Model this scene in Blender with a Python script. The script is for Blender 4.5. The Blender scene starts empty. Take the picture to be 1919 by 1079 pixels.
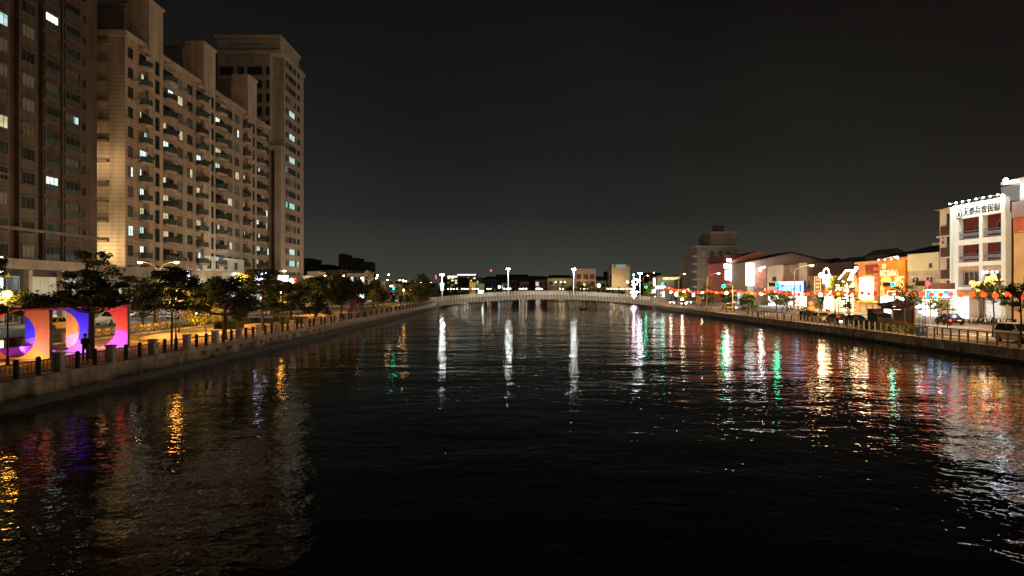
import bpy, math, random
from mathutils import Vector, Matrix
R = math.radians
random.seed(7)
SC = bpy.context.scene
COL = SC.collection
# ---------------------------------------------------------------- camera
cam_d = bpy.data.cameras.new('camera'); cam = bpy.data.objects.new('camera', cam_d); COL.objects.link(cam)
cam_d.lens = 26.0; cam_d.sensor_width = 36.0; cam_d.clip_start = 0.1; cam_d.clip_end = 5000
cam.location = (0, 0, 6.0); cam.rotation_euler = (R(90), 0, 0); cam_d.shift_y = 0.0008
SC.camera = cam
F = 1386.0
def LX(px, D): return (px - 960.0) / F * D          # lateral metres of a photo column at distance D
def ZZ(py, D): return 6.0 - (py - 541.0) / F * D    # height of a photo row at distance D
def DD(px, lat): return lat * F / (px - 960.0)      # distance at which a line parallel to the canal crosses a column
# ---------------------------------------------------------------- world: night sky over a lit city
W = bpy.data.worlds.new('World'); SC.world = W; W.use_nodes = True
nt = W.node_tree; nt.nodes.clear()
o = nt.nodes.new('ShaderNodeOutputWorld'); bg = nt.nodes.new('ShaderNodeBackground'); nt.links.new(bg.outputs[0], o.inputs[0])
tc = nt.nodes.new('ShaderNodeTexCoord'); sx = nt.nodes.new('ShaderNodeSeparateXYZ'); nt.links.new(tc.outputs['Generated'], sx.inputs[0])
r1 = nt.nodes.new('ShaderNodeValToRGB'); nt.links.new(sx.outputs['Z'], r1.inputs[0])
def ramp(n, pts):
    e = n.color_ramp.elements
    while len(e) > 1: e.remove(e[-1])
    e[0].position, e[0].color = pts[0][0], (*pts[0][1], 1)
    for p, c in pts[1:]:
        k = e.new(p); k.color = (*c, 1)
ramp(r1, [(0, (.054, .058, .050)), (.05, (.035, .039, .035)), (.10, (.019, .0215, .021)), (.18, (.0115, .0128, .0125)), (.36, (.0058, .0056, .0058)), (1, (.004, .004, .004))])
r2 = nt.nodes.new('ShaderNodeValToRGB'); nt.links.new(sx.outputs['X'], r2.inputs[0])
ramp(r2, [(0, (1.0, 1.0, .93)), (.12, (1.04, 1.0, .95)), (.30, (1.15, .98, .85)), (.6, (1.1, .85, .75))])
mx = nt.nodes.new('ShaderNodeMix'); mx.data_type = 'RGBA'; mx.blend_type = 'MULTIPLY'; mx.inputs[0].default_value = 1
nt.links.new(r1.outputs[0], mx.inputs[6]); nt.links.new(r2.outputs[0], mx.inputs[7]); cn = nt.nodes.new('ShaderNodeTexNoise'); cn.inputs['Scale'].default_value = 3.2; cn.inputs['Detail'].default_value = 4; nt.links.new(tc.outputs['Generated'], cn.inputs['Vector'])
cr_ = nt.nodes.new('ShaderNodeValToRGB'); ramp(cr_, [(.35, (.86, .87, .88)), (.65, (1.13, 1.11, 1.08))]); nt.links.new(cn.outputs[0], cr_.inputs[0])
m2_ = nt.nodes.new('ShaderNodeMix'); m2_.data_type = 'RGBA'; m2_.blend_type = 'MULTIPLY'; m2_.inputs[0].default_value = 1; nt.links.new(mx.outputs[2], m2_.inputs[6]); nt.links.new(cr_.outputs[0], m2_.inputs[7])
nt.links.new(m2_.outputs[2], bg.inputs[0])
bg.inputs[1].default_value = 1.0
SC.view_settings.view_transform = 'Standard'; SC.view_settings.look = 'None'; SC.view_settings.exposure = 0; SC.view_settings.gamma = 1
cy = SC.cycles
cy.use_denoising = True; cy.max_bounces = 6; cy.diffuse_bounces = 2; cy.glossy_bounces = 4; cy.transmission_bounces = 4
cy.sample_clamp_direct = 0; cy.sample_clamp_indirect = 4; cy.caustics_reflective = False; cy.caustics_refractive = False
try: cy.denoiser = 'OPENIMAGEDENOISE'
except Exception: pass
# a very weak warm sun from behind the right shoulder: the glow of the city on everything
sd = bpy.data.lights.new('city_glow', 'SUN'); sd.energy = 0.085; sd.angle = R(25); sd.color = (1, .86, .72)
so = bpy.data.objects.new('city_glow', sd); COL.objects.link(so); so.rotation_euler = (R(62), 0, R(48))
LIGHTS = []
def lamp(x, y, z, w, col=(1, .6, .28), r=.2, name='lamp_light'):
    d = bpy.data.lights.new(name, 'POINT'); d.energy = w; d.color = col; d.shadow_soft_size = r
    ob = bpy.data.objects.new(name, d); COL.objects.link(ob); ob.location = (x, y, z); ob.visible_glossy = False; LIGHTS.append(ob); return ob
def spot(x, y, z, tx, ty, tz, w, col, ang=80, r=.1, name='spot_light', blend=.5):
    d = bpy.data.lights.new(name, 'SPOT'); d.energy = w; d.color = col; d.shadow_soft_size = r; d.spot_size = R(ang); d.spot_blend = blend
    ob = bpy.data.objects.new(name, d); COL.objects.link(ob); ob.location = (x, y, z); ob.visible_glossy = False
    ob.rotation_euler = Vector((tx - x, ty - y, tz - z)).to_track_quat('-Z', 'Y').to_euler(); return ob
SOD = (1, .50, .17); WARM = (1, .72, .42); COOL = (.85, .95, 1.0)
# ---------------------------------------------------------------- materials
MC = {}
def mix_noise(nt, col, var, scale, coord='Object'):
    tc = nt.nodes.new('ShaderNodeTexCoord'); n = nt.nodes.new('ShaderNodeTexNoise'); n.inputs['Scale'].default_value = scale; n.inputs['Detail'].default_value = 6
    nt.links.new(tc.outputs[coord], n.inputs['Vector'])
    rp = nt.nodes.new('ShaderNodeValToRGB')
    a = tuple(max(0, c * (1 - var)) for c in col); b = tuple(min(1, c * (1 + var)) for c in col)
    ramp(rp, [(.32, a), (.68, b)]); nt.links.new(n.outputs[0], rp.inputs[0]); return tc, n, rp
def PM(name, col, rough=.7, var=.2, scale=1.5, metal=0, bump=0, lines=None, spec=.4, streak=0, tide=None):
    if name in MC: return MC[name]
    m = bpy.data.materials.new(name); m.use_nodes = True; nt = m.node_tree; b = nt.nodes['Principled BSDF']
    b.inputs['Roughness'].default_value = rough; b.inputs['Metallic'].default_value = metal; b.inputs['Specular IOR Level'].default_value = spec
    tc, n, rp = mix_noise(nt, col, var, scale); out = rp.outputs[0]
    if lines:                                     # horizontal tile courses (period metres, depth)
        s = nt.nodes.new('ShaderNodeSeparateXYZ'); nt.links.new(tc.outputs['Object'], s.inputs[0])
        d = nt.nodes.new('ShaderNodeMath'); d.operation = 'DIVIDE'; d.inputs[1].default_value = lines[0]; nt.links.new(s.outputs[2], d.inputs[0])
        f = nt.nodes.new('ShaderNodeMath'); f.operation = 'FRACT'; nt.links.new(d.outputs[0], f.inputs[0])
        g = nt.nodes.new('ShaderNodeMath'); g.operation = 'LESS_THAN'; g.inputs[1].default_value = .22; nt.links.new(f.outputs[0], g.inputs[0])
        h = nt.nodes.new('ShaderNodeMath'); h.operation = 'MULTIPLY'; h.inputs[1].default_value = lines[1]; nt.links.new(g.outputs[0], h.inputs[0])
        mm = nt.nodes.new('ShaderNodeMix'); mm.data_type = 'RGBA'; mm.inputs[7].default_value = (col[0] * .3, col[1] * .3, col[2] * .3, 1)
        nt.links.new(h.outputs[0], mm.inputs[0]); nt.links.new(out, mm.inputs[6]); out = mm.outputs[2]
    if streak:                                    # rain streaks running down the wall
        mp = nt.nodes.new('ShaderNodeMapping'); mp.inputs['Scale'].default_value = (1.1, 1.1, .07); nt.links.new(tc.outputs['Object'], mp.inputs[0])
        n2 = nt.nodes.new('ShaderNodeTexNoise'); n2.inputs['Scale'].default_value = 1; n2.inputs['Detail'].default_value = 5; nt.links.new(mp.outputs[0], n2.inputs['Vector'])
        r3 = nt.nodes.new('ShaderNodeValToRGB'); ramp(r3, [(.36, (1 - streak,) * 3), (.58, (1, 1, 1))]); nt.links.new(n2.outputs[0], r3.inputs[0])
        m3 = nt.nodes.new('ShaderNodeMix'); m3.data_type = 'RGBA'; m3.blend_type = 'MULTIPLY'; m3.inputs[0].default_value = 1; nt.links.new(out, m3.inputs[6]); nt.links.new(r3.outputs[0], m3.inputs[7]); out = m3.outputs[2]
    if tide:                                      # ragged algae line above the water
        sz = nt.nodes.new('ShaderNodeSeparateXYZ'); nt.links.new(tc.outputs['Object'], sz.inputs[0])
        n4 = nt.nodes.new('ShaderNodeTexNoise'); n4.inputs['Scale'].default_value = .8; n4.inputs['Detail'].default_value = 8; nt.links.new(tc.outputs['Object'], n4.inputs['Vector'])
        ad = nt.nodes.new('ShaderNodeMath'); ad.operation = 'MULTIPLY_ADD'; ad.inputs[1].default_value = -.9; nt.links.new(n4.outputs[0], ad.inputs[0]); nt.links.new(sz.outputs[2], ad.inputs[2])
        r5 = nt.nodes.new('ShaderNodeValToRGB'); ramp(r5, [(max(0, tide - .12), (.16, .16, .12)), (tide + .05, (.62, .6, .52)), (tide + .35, (1, 1, 1))]); nt.links.new(ad.outputs[0], r5.inputs[0])
        m5 = nt.nodes.new('ShaderNodeMix'); m5.data_type = 'RGBA'; m5.blend_type = 'MULTIPLY'; m5.inputs[0].default_value = 1; nt.links.new(out, m5.inputs[6]); nt.links.new(r5.outputs[0], m5.inputs[7]); out = m5.outputs[2]
    nt.links.new(out, b.inputs['Base Color'])
    if bump:
        bu = nt.nodes.new('ShaderNodeBump'); bu.inputs['Strength'].default_value = bump; bu.inputs['Distance'].default_value = .05
        nt.links.new(n.outputs[0], bu.inputs['Height']); nt.links.new(bu.outputs[0], b.inputs['Normal'])
    MC[name] = m; return m
def EM(name, col, st, sample=False, var=0, scale=2.0):
    if name in MC: return MC[name]
    m = bpy.data.materials.new(name); m.use_nodes = True; nt = m.node_tree; b = nt.nodes['Principled BSDF']
    b.inputs['Base Color'].default_value = (*[c * .2 for c in col], 1); b.inputs['Roughness'].default_value = .5
    b.inputs['Emission Strength'].default_value = st
    if var:
        tc, n, rp = mix_noise(nt, col, var, scale); nt.links.new(rp.outputs[0], b.inputs['Emission Color'])
    else: b.inputs['Emission Color'].default_value = (*col, 1)
    m.cycles.emission_sampling = 'FRONT_BACK' if sample else 'NONE'
    MC[name] = m; return m
def GLASS(name, col=(.02, .025, .025), rough=.12):
    return PM(name, col, rough, .5, .6, spec=.5)
# ---------------------------------------------------------------- mesh builder
class PL:                                           # a facade plane: (u, v, w) -> world
    def __init__(s, kind, c): s.k, s.c = kind, c
    def __call__(s, u, v, w):
        if s.k == 'L': return (s.c + w, u, v)       # faces +x (left bank)
        if s.k == 'R': return (s.c - w, u, v)       # faces -x (right bank)
        return (u, s.c - w, v)                      # 'F' faces the camera side (-y)
class MB:
    def __init__(s): s.v = []; s.f = []; s.m = []; s.sm = False
    def box(s, a, b, m=0):
        x0, x1 = sorted((a[0], b[0])); y0, y1 = sorted((a[1], b[1])); z0, z1 = sorted((a[2], b[2])); n = len(s.v)
        s.v += [(x0, y0, z0), (x1, y0, z0), (x1, y1, z0), (x0, y1, z0), (x0, y0, z1), (x1, y0, z1), (x1, y1, z1), (x0, y1, z1)]
        for q in ((0, 3, 2, 1), (4, 5, 6, 7), (0, 1, 5, 4), (1, 2, 6, 5), (2, 3, 7, 6), (3, 0, 4, 7)): s.f.append(tuple(n + i for i in q)); s.m.append(m)
        return s
    def bx(s, pl, u0, u1, v0, v1, w0, w1, m=0): return s.box(pl(u0, v0, w0), pl(u1, v1, w1), m)
    def poly(s, pts, m=0):
        n = len(s.v); s.v += [tuple(p) for p in pts]; s.f.append(tuple(range(n, n + len(pts)))); s.m.append(m); return s
    def prism(s, pts, ext, m=0):                     # planar outline extruded by a vector
        n = len(s.v); k = len(pts); e = Vector(ext)
        s.v += [tuple(p) for p in pts] + [tuple(Vector(p) + e) for p in pts]
        s.f.append(tuple(range(n + k - 1, n - 1, -1))); s.m.append(m); s.f.append(tuple(range(n + k, n + 2 * k))); s.m.append(m)
        for i in range(k): j = (i + 1) % k; s.f.append((n + i, n + j, n + k + j, n + k + i)); s.m.append(m)
        return s
    def tube(s, p0, p1, r0, r1=None, n=8, m=0, cap=True):
        r1 = r0 if r1 is None else r1; p0 = Vector(p0); p1 = Vector(p1); d = (p1 - p0)
        if d.length < 1e-6: return s
        q = d.to_track_quat('Z', 'Y'); b = len(s.v)
        for p, r in ((p0, r0), (p1, r1)):
            for i in range(n): a = 2 * math.pi * i / n; s.v.append(tuple(p + q @ Vector((math.cos(a) * r, math.sin(a) * r, 0))))
        for i in range(n): j = (i + 1) % n; s.f.append((b + i, b + j, b + n + j, b + n + i)); s.m.append(m)
        if cap: s.f.append(tuple(range(b + n - 1, b - 1, -1))); s.m.append(m); s.f.append(tuple(range(b + n, b + 2 * n))); s.m.append(m)
        return s
    def path(s, pts, r0, r1=None, n=6, m=0):
        r1 = r0 if r1 is None else r1; k = len(pts) - 1
        for i in range(k): s.tube(pts[i], pts[i + 1], r0 + (r1 - r0) * i / k, r0 + (r1 - r0) * (i + 1) / k, n, m)
        return s
    def sph(s, c, r, m=0, nu=10, nv=6, sc=(1, 1, 1)):
        b = len(s.v)
        for j in range(nv + 1):
            t = math.pi * j / nv
            for i in range(nu):
                a = 2 * math.pi * i / nu; s.v.append((c[0] + r * sc[0] * math.sin(t) * math.cos(a), c[1] + r * sc[1] * math.sin(t) * math.sin(a), c[2] + r * sc[2] * math.cos(t)))
        for j in range(nv):
            for i in range(nu):
                k = (i + 1) % nu; s.f.append((b + j * nu + i, b + (j + 1) * nu + i, b + (j + 1) * nu + k, b + j * nu + k)); s.m.append(m)
        return s
    def loft(s, rings, m=0, cap=True, close=True):
        b = len(s.v); k = len(rings[0])
        for r in rings: s.v += [tuple(p) for p in r]
        for j in range(len(rings) - 1):
            for i in range(k if close else k - 1):
                q = (i + 1) % k; s.f.append((b + j * k + i, b + j * k + q, b + (j + 1) * k + q, b + (j + 1) * k + i)); s.m.append(m)
        if cap: s.f.append(tuple(range(b + k - 1, b - 1, -1))); s.m.append(m); e = b + (len(rings) - 1) * k; s.f.append(tuple(range(e, e + k))); s.m.append(m)
        return s
    def ring(s, c, r, rt, axis='x', n=16, m=0):       # a torus-like ring of tubes
        P = []
        for i in range(n + 1):
            a = 2 * math.pi * i / n; u, v = math.cos(a) * r, math.sin(a) * r
            P.append((c[0], c[1] + u, c[2] + v) if axis == 'x' else (c[0] + u, c[1], c[2] + v))
        return s.path(P, rt, n=5, m=m)
    def build(s, name, mats, parent=None, smooth=False, local=False):
        if not isinstance(mats, (list, tuple)): mats = [mats]
        me = bpy.data.meshes.new(name); off = Vector((0, 0, 0))
        if parent is not None and not local:
            p = parent
            while p is not None: off += p.location; p = p.parent
        vs = s.v if off.length == 0 else [(a - off[0], b - off[1], c - off[2]) for a, b, c in s.v]
        me.from_pydata(vs, [], s.f); me.update()
        for mm in mats: me.materials.append(mm)
        if len(mats) > 1: me.polygons.foreach_set('material_index', s.m)
        if smooth: me.polygons.foreach_set('use_smooth', [True] * len(me.polygons))
        ob = bpy.data.objects.new(name, me); COL.objects.link(ob)
        if parent is not None: ob.parent = parent
        return ob
def tag(o, label=None, cat=None, group=None, kind=None):
    if label: o['label'] = label
    if cat: o['category'] = cat
    if group: o['group'] = group
    if kind: o['kind'] = kind
    return o
def thing(name, label, cat, loc=(0, 0, 0), rz=0, group=None):
    e = bpy.data.objects.new(name, None); COL.objects.link(e); e.location = loc; e.rotation_euler = (0, 0, rz); e.empty_display_size = .5
    return tag(e, label, cat, group)
def dup(o, loc=None, rz=None, label=None, sc=None, parent=None, group=None):
    c = o.copy(); COL.objects.link(c)
    if parent is not None: c.parent = parent
    if loc is not None: c.location = loc
    if rz is not None: c.rotation_euler = (0, 0, rz)
    if sc is not None: c.scale = sc if isinstance(sc, (tuple, list)) else (sc, sc, sc)
    if label: c['label'] = label
    if group: c['group'] = group
    for ch in list(KIDS.get(o.name, [])) or [x for x in o.children]: dup(ch, parent=c)
    return c
KIDS = {}
class Proto:                                           # first use moves the original, later uses copy it
    def __init__(s, o): s.o = o; s.used = False
    def put(s, loc, rz=0, label=None, sc=None, group=None):
        if not s.used:
            s.used = True; c = s.o; c.location = loc; c.rotation_euler = (0, 0, rz)
            if sc is not None: c.scale = sc if isinstance(sc, (tuple, list)) else (sc, sc, sc)
            if label: c['label'] = label
            if group: c['group'] = group
            return c
        return dup(s.o, loc, rz, label, sc if sc is not None else (1, 1, 1), group=group)
def text(s, size, mat, pos, kind, parent, name='lettering', ext=.03, align='CENTER', sx=1.0):
    cu = bpy.data.curves.new(name, 'FONT'); cu.body = s; cu.size = size; cu.extrude = ext; cu.align_x = align; cu.align_y = 'CENTER'; cu.offset = .012 * size
    ob = bpy.data.objects.new(name, cu); COL.objects.link(ob); bpy.context.view_layer.update()
    me = bpy.data.meshes.new_from_object(ob.evaluated_get(bpy.context.evaluated_depsgraph_get()))
    bpy.data.objects.remove(ob); bpy.data.curves.remove(cu)
    A = {'L': ((0, 1, 0), (0, 0, 1), (1, 0, 0)), 'R': ((0, -1, 0), (0, 0, 1), (-1, 0, 0)), 'F': ((1, 0, 0), (0, 0, 1), (0, -1, 0))}[kind]
    M = Matrix([[A[0][i] * sx, A[1][i], A[2][i]] for i in range(3)]).to_4x4(); me.transform(M)
    me.materials.clear(); me.materials.append(mat); me.name = name
    o2 = bpy.data.objects.new(name, me); COL.objects.link(o2); off = Vector((0, 0, 0)); p = parent
    while p is not None: off += p.location; p = p.parent
    o2.location = Vector(pos) - off; o2.parent = parent; return o2
# palette
CONC = PM('concrete', (.30, .27, .24), .85, .35, .9, bump=.4)
CONC_D = PM('dark_concrete', (.16, .15, .14), .85, .35, .8, bump=.4)
WET = PM('wet_algae', (.02, .02, .016), .5, .5, 2)
ASPH = PM('asphalt', (.075, .075, .075), .7, .3, .5)
PAINT = PM('road_paint', (.7, .7, .66), .6, .15, 3)
DARKM = PM('dark_metal', (.03, .03, .03), .45, .2, 4)
GREYM = PM('grey_metal', (.3, .3, .3), .4, .1, 4, metal=.3)
WHITEM = PM('white_paint', (.78, .78, .76), .45, .06, 4)
BRONZE = PM('tan_metal', (.33, .25, .15), .5, .2, 4)
RUB = PM('rubber', (.015, .015, .015), .8, .1, 4)
CHROME = PM('chrome', (.6, .6, .6), .15, .05, 4, metal=1)
BARK = PM('bark', (.07, .05, .035), .9, .3, 6, bump=.3)
BLACKGL = GLASS('dark_glass')
# ---------------------------------------------------------------- setting: water, ground, roads
GL, GR = 1.45, 1.15
LQ = [(-24.9, -60), (-24.5, 35), (-23.8, 80), (-23.4, 150), (-23.4, 480)]
RQ = [(40.2, -60), (40.6, 60), (41.4, 110), (42.0, 190), (44.5, 228), (47, 260), (47, 480)]
def qx(Q, y):
    for (a, b), (c, d) in zip(Q, Q[1:]):
        if b <= y <= d: return a + (c - a) * (y - b) / (d - b)
    return Q[-1][0]
def water():
    m = bpy.data.materials.new('canal_water'); m.use_nodes = True; nt = m.node_tree; b = nt.nodes['Principled BSDF']
    b.inputs['Base Color'].default_value = (.004, .0045, .004, 1); b.inputs['Roughness'].default_value = .02; b.inputs['IOR'].default_value = 1.25
    tc = nt.nodes.new('ShaderNodeTexCoord'); last = None
    for sc, dist, st, det, rot, sx_ in ((.16, .15, 1, 2, .15, .6), (.8, .056, 1, 3, -.2, .85), (2.8, .020, 1, 2, .3, 1.05)):
        mp = nt.nodes.new('ShaderNodeMapping'); mp.inputs['Rotation'].default_value = (0, 0, rot); mp.inputs['Scale'].default_value = (sc * sx_, sc, sc)
        nt.links.new(tc.outputs['Object'], mp.inputs[0])
        n = nt.nodes.new('ShaderNodeTexNoise'); n.inputs['Scale'].default_value = 1; n.inputs['Detail'].default_value = det; n.inputs['Roughness'].default_value = .45; n.inputs['Distortion'].default_value = .3
        nt.links.new(mp.outputs[0], n.inputs['Vector'])
        bu = nt.nodes.new('ShaderNodeBump'); bu.inputs['Strength'].default_value = st; bu.inputs['Distance'].default_value = dist
        nt.links.new(n.outputs[0], bu.inputs['Height'])
        if sc > .5:                               # calmer and more ruffled patches
            pn = nt.nodes.new('ShaderNodeTexNoise'); pn.inputs['Scale'].default_value = .035; pn.inputs['Detail'].default_value = 3; nt.links.new(tc.outputs['Object'], pn.inputs['Vector'])
            mr = nt.nodes.new('ShaderNodeMapRange'); mr.inputs[1].default_value = .35; mr.inputs[2].default_value = .65; mr.inputs[3].default_value = .55; mr.inputs[4].default_value = 1.0
            nt.links.new(pn.outputs[0], mr.inputs[0]); nt.links.new(mr.outputs[0], bu.inputs['Strength'])
        if last: nt.links.new(last.outputs[0], bu.inputs['Normal'])
        last = bu
    nt.links.new(last.outputs[0], b.inputs['Normal'])
    g = MB().poly([(-26, -60, 0), (50, -60, 0), (50, 486, 0), (-26, 486, 0)]); tag(g.build('water', m), kind='structure')
water()
bed = MB(); bed.poly([(-400, -100, -3), (500, -100, -3), (500, 3000, -3), (-400, 3000, -3)]); tag(bed.build('canal_bed', WET), kind='structure')
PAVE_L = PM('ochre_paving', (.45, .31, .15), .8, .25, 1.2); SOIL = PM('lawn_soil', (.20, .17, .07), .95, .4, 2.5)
g = MB()
Ll = [(x, y, GL) for x, y in LQ if y < 480] + [(-23.4, 480, GL)]
g.poly([(-500, -60, GL)] + Ll + [(-500, 480, GL)][::1])
Rl = [(x, y, GR) for x, y in RQ if y < 480] + [(47, 480, GR)]
g.poly(([(600, -60, GR)] + Rl + [(600, 480, GR)])[::-1])
g.poly([(-1500, 480, 1.3), (1500, 480, 1.3), (1500, 3000, 1.3), (-1500, 3000, 1.3)])
tag(g.build('ground', PM('town_ground', (.09, .085, .075), .9, .3, .4)), kind='structure')
def strip(name, x0, x1, y0, y1, z, mat): return tag(MB().poly([(x0, y0, z), (x1, y0, z), (x1, y1, z), (x0, y1, z)]).build(name, mat), kind='structure')
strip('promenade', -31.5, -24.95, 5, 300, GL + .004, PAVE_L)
strip('lawn', -37.2, -31.6, 5, 300, GL + .006, SOIL)
strip('road_left', -56.5, -37.5, -20, 478, GL + .004, PM('left_asphalt', (.13, .125, .11), .6, .25, .4))
strip('pavement_left', -62.3, -56.6, -20, 478, GL + .12, PM('left_pavement', (.25, .24, .22), .8, .2, 1))
strip('road_right', 47.2, 66, -20, 478, GR + .004, PM('right_asphalt', (.15, .13, .115), .55, .25, .4))
strip('quay_parking', 42.2, 47.1, -20, 226, GR + .008, PM('parking_paving', (.20, .165, .12), .7, .25, .8))
strip('pavement_right', 66.05, 73.2, -20, 478, GR + .12, PM('right_pavement', (.28, .26, .23), .8, .2, 1))
mk = MB()
for x, z in ((-47, GL), (56.6, GR)):
    for y in range(-10, 460, 9):
        for dx in (-4.7, 4.7): mk.poly([(x + dx - .07, y, z + .009), (x + dx + .07, y, z + .009), (x + dx + .07, y + 4, z + .009), (x + dx - .07, y + 4, z + .009)])
    for dx in (-.12, .12, -9, 9): mk.poly([(x + dx - .06, -10, z + .009), (x + dx + .06, -10, z + .009), (x + dx + .06, 460, z + .009), (x + dx - .06, 460, z + .009)])
for k in range(14): mk.poly([(47.8 + k * 1.3, 76, GR + .010), (48.4 + k * 1.3, 76, GR + .010), (48.4 + k * 1.3, 80, GR + .010), (47.8 + k * 1.3, 80, GR + .010)])
tag(mk.build('road_markings', PAINT), kind='structure')
kb = MB(); kb.box((-37.5, 5, GL - .1), (-37.2, 300, GL + .13)); kb.box((-56.6, -20, GL - .1), (-56.35, 478, GL + .125)); kb.box((65.85, -20, GR - .1), (66.1, 478, GR + .125))
tag(kb.build('kerbs', CONC), kind='structure')
def quay(Q, sgn, gz, label, ybot):
    top = MB(); 
    pts = [p for p in Q if p[1] <= 480]
    t = thing('quay_wall', label, 'quay wall', (pts[1][0], 100, 0))
    w = MB(); c = MB(); a = MB(); j = MB()
    for (x0, y0), (x1, y1) in zip(pts, pts[1:]):
        def seg(mb, o0, o1, z0, z1): 
            mb.prism([(x0 + sgn * o0, y0, z0), (x0 + sgn * o1, y0, z0), (x1 + sgn * o1, y1, z0), (x1 + sgn * o0, y1, z0)], (0, 0, z1 - z0))
        seg(w, -.6, 0, -2.5, gz - .26); seg(c, -.55, .10, gz - .26, gz + .05); seg(a, .0, .02, -.5, ybot)
        n = int((y1 - y0) / 8)
        for k in range(n):
            f = (k + .5) / max(n, 1); xx = x0 + (x1 - x0) * f; yy = y0 + (y1 - y0) * f
            j.box((xx - .03, yy - .04, ybot - .1), (xx + sgn * .012 + (0 if sgn > 0 else .0), yy + .04, gz - .27))
    w.build('wall', PM('quay_stone' + label[:4], (.25, .225, .20) if sgn > 0 else (.34, .31, .27), .85, .5, .9, bump=.6, streak=.45, tide=.14 if sgn > 0 else None), t); c.build('coping', PM('coping_stone', (.30, .27, .24), .8, .45, 1.1, bump=.3, streak=.3), t)
    a.build('algae_reflection_band', WET, t); j.build('joint', CONC_D, t)  # algae and the dark waterline reflection painted as one band
    return t
quay(LQ, 1, GL, 'stained grey stone quay wall under the riverside promenade on the left bank', .42)
quay(RQ, -1, GR, 'smooth concrete quay wall with pale coping under the shop street on the right bank', .30)
tag(MB().box((-30, 480, -2), (60, 481, 1.55)).build('far_embankment', CONC_D), 'low dark embankment wall closing the water beyond the footbridge', 'embankment')
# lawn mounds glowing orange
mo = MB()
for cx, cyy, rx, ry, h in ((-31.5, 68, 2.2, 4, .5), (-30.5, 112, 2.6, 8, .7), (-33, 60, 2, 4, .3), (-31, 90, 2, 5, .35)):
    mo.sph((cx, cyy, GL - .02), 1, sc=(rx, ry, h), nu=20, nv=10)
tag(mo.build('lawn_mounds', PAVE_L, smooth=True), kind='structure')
# ================================================================ LEFT BANK
WL_C = EM('window_cool', (.50, 1.0, .86), .95, var=.5, scale=1.2); WL_W = EM('window_warm', (1.0, .80, .42), .75, var=.5, scale=1.2)
WL_H = EM('window_white', (.70, 1, .97), 1.3, var=.4, scale=1.5); WL_D = EM('window_dim', (.55, .50, .35), .05, var=.6, scale=2.2); WL_G = EM('window_green', (.3, 1, .75), .9, var=.4, scale=1.5)
FRM = PM('window_frame', (.09, .085, .08), .5, .2, 3); FRW = PM('pale_window_frame', (.42, .40, .36), .5, .2, 3)
G1 = GLASS('tinted_glass', (.03, .045, .04), .15)
CURT = PM('curtained_glass', (.09, .085, .07), .6, .5, 2.5)
TEAL = PM('teal_balcony_glass', (.05, .075, .07), .25, .3, 1.5)
LITS = (WL_C, WL_W, WL_H)
def window(pl, par, u0, u1, v0, v1, gm, fm=FRM, mull=1, w=0, sill=True, name='window', pane=False, hood=False):
    b = MB(); t = .07
    b.bx(pl, u0, u0 + t, v0, v1, w - .02, w + .08); b.bx(pl, u1 - t, u1, v0, v1, w - .02, w + .08)
    b.bx(pl, u0 + t, u1 - t, v1 - t, v1, w - .02, w + .08); b.bx(pl, u0 + t, u1 - t, v0, v0 + t, w - .02, w + .08)
    for k in range(mull):
        x = u0 + (u1 - u0) * (k + 1) / (mull + 1); b.bx(pl, x - .03, x + .03, v0 + t, v1 - t, w - .02, w + .065)
    if sill: b.bx(pl, u0 - .12, u1 + .12, v0 - .13, v0 - .005, w - .02, w + .16)
    if hood: b.bx(pl, u0 - .12, u1 + .12, v1 + .005, v1 + .12, w - .02, w + .22)
    g = MB(); lit_half = gm in LITS and rl.random() < .55 and not pane
    if lit_half:
        f_ = rl.uniform(.35, .65); um = u0 + (u1 - u0) * f_; a, c = ((u0 + t, um), (um, u1 - t)) if rl.random() < .5 else ((um, u1 - t), (u0 + t, um))
        b.bx(pl, c[0], c[1], v0 + t, v1 - t, w - .01, w + .03, 2); g.bx(pl, a[0], a[1], v0 + t, v1 - t, w - .01, w + .03)
    else: g.bx(pl, u0 + t, u1 - t, v0 + t, v1 - t, w - .01, w + .03)
    if pane:
        f = b.build(name, fm, par); g.build('pane', gm, f); return f
    k = len(b.f); b.v += [x for x in g.v]; n = len(b.v) - 8; b.f += [tuple(i + n for i in q) for q in g.f]; b.m += [1] * 6
    return b.build(name, [fm, gm, rl.choice(CU)], par)
rl = random.Random(3)
CU = [PM('beige_curtain', (.13, .11, .075), .8, .5, 2.5), PM('green_curtain', (.06, .09, .06), .8, .5, 2.5), PM('brown_curtain', (.10, .06, .04), .8, .5, 2.5), PM('grey_blind', (.12, .12, .125), .7, .3, 5)]
def glass(p=.12, q=.35):
    r = rl.random()
    if .97 < r: return rl.choice(CU)
    if .80 < r: return rl.choice(CU + [BLACKGL])
    if r < p: return rl.choice([WL_C, WL_W, WL_C, WL_H, WL_W, WL_D])
    if r < p + q: return rl.choice([CURT, WL_D])
    return rl.choice([G1, BLACKGL])
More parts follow.
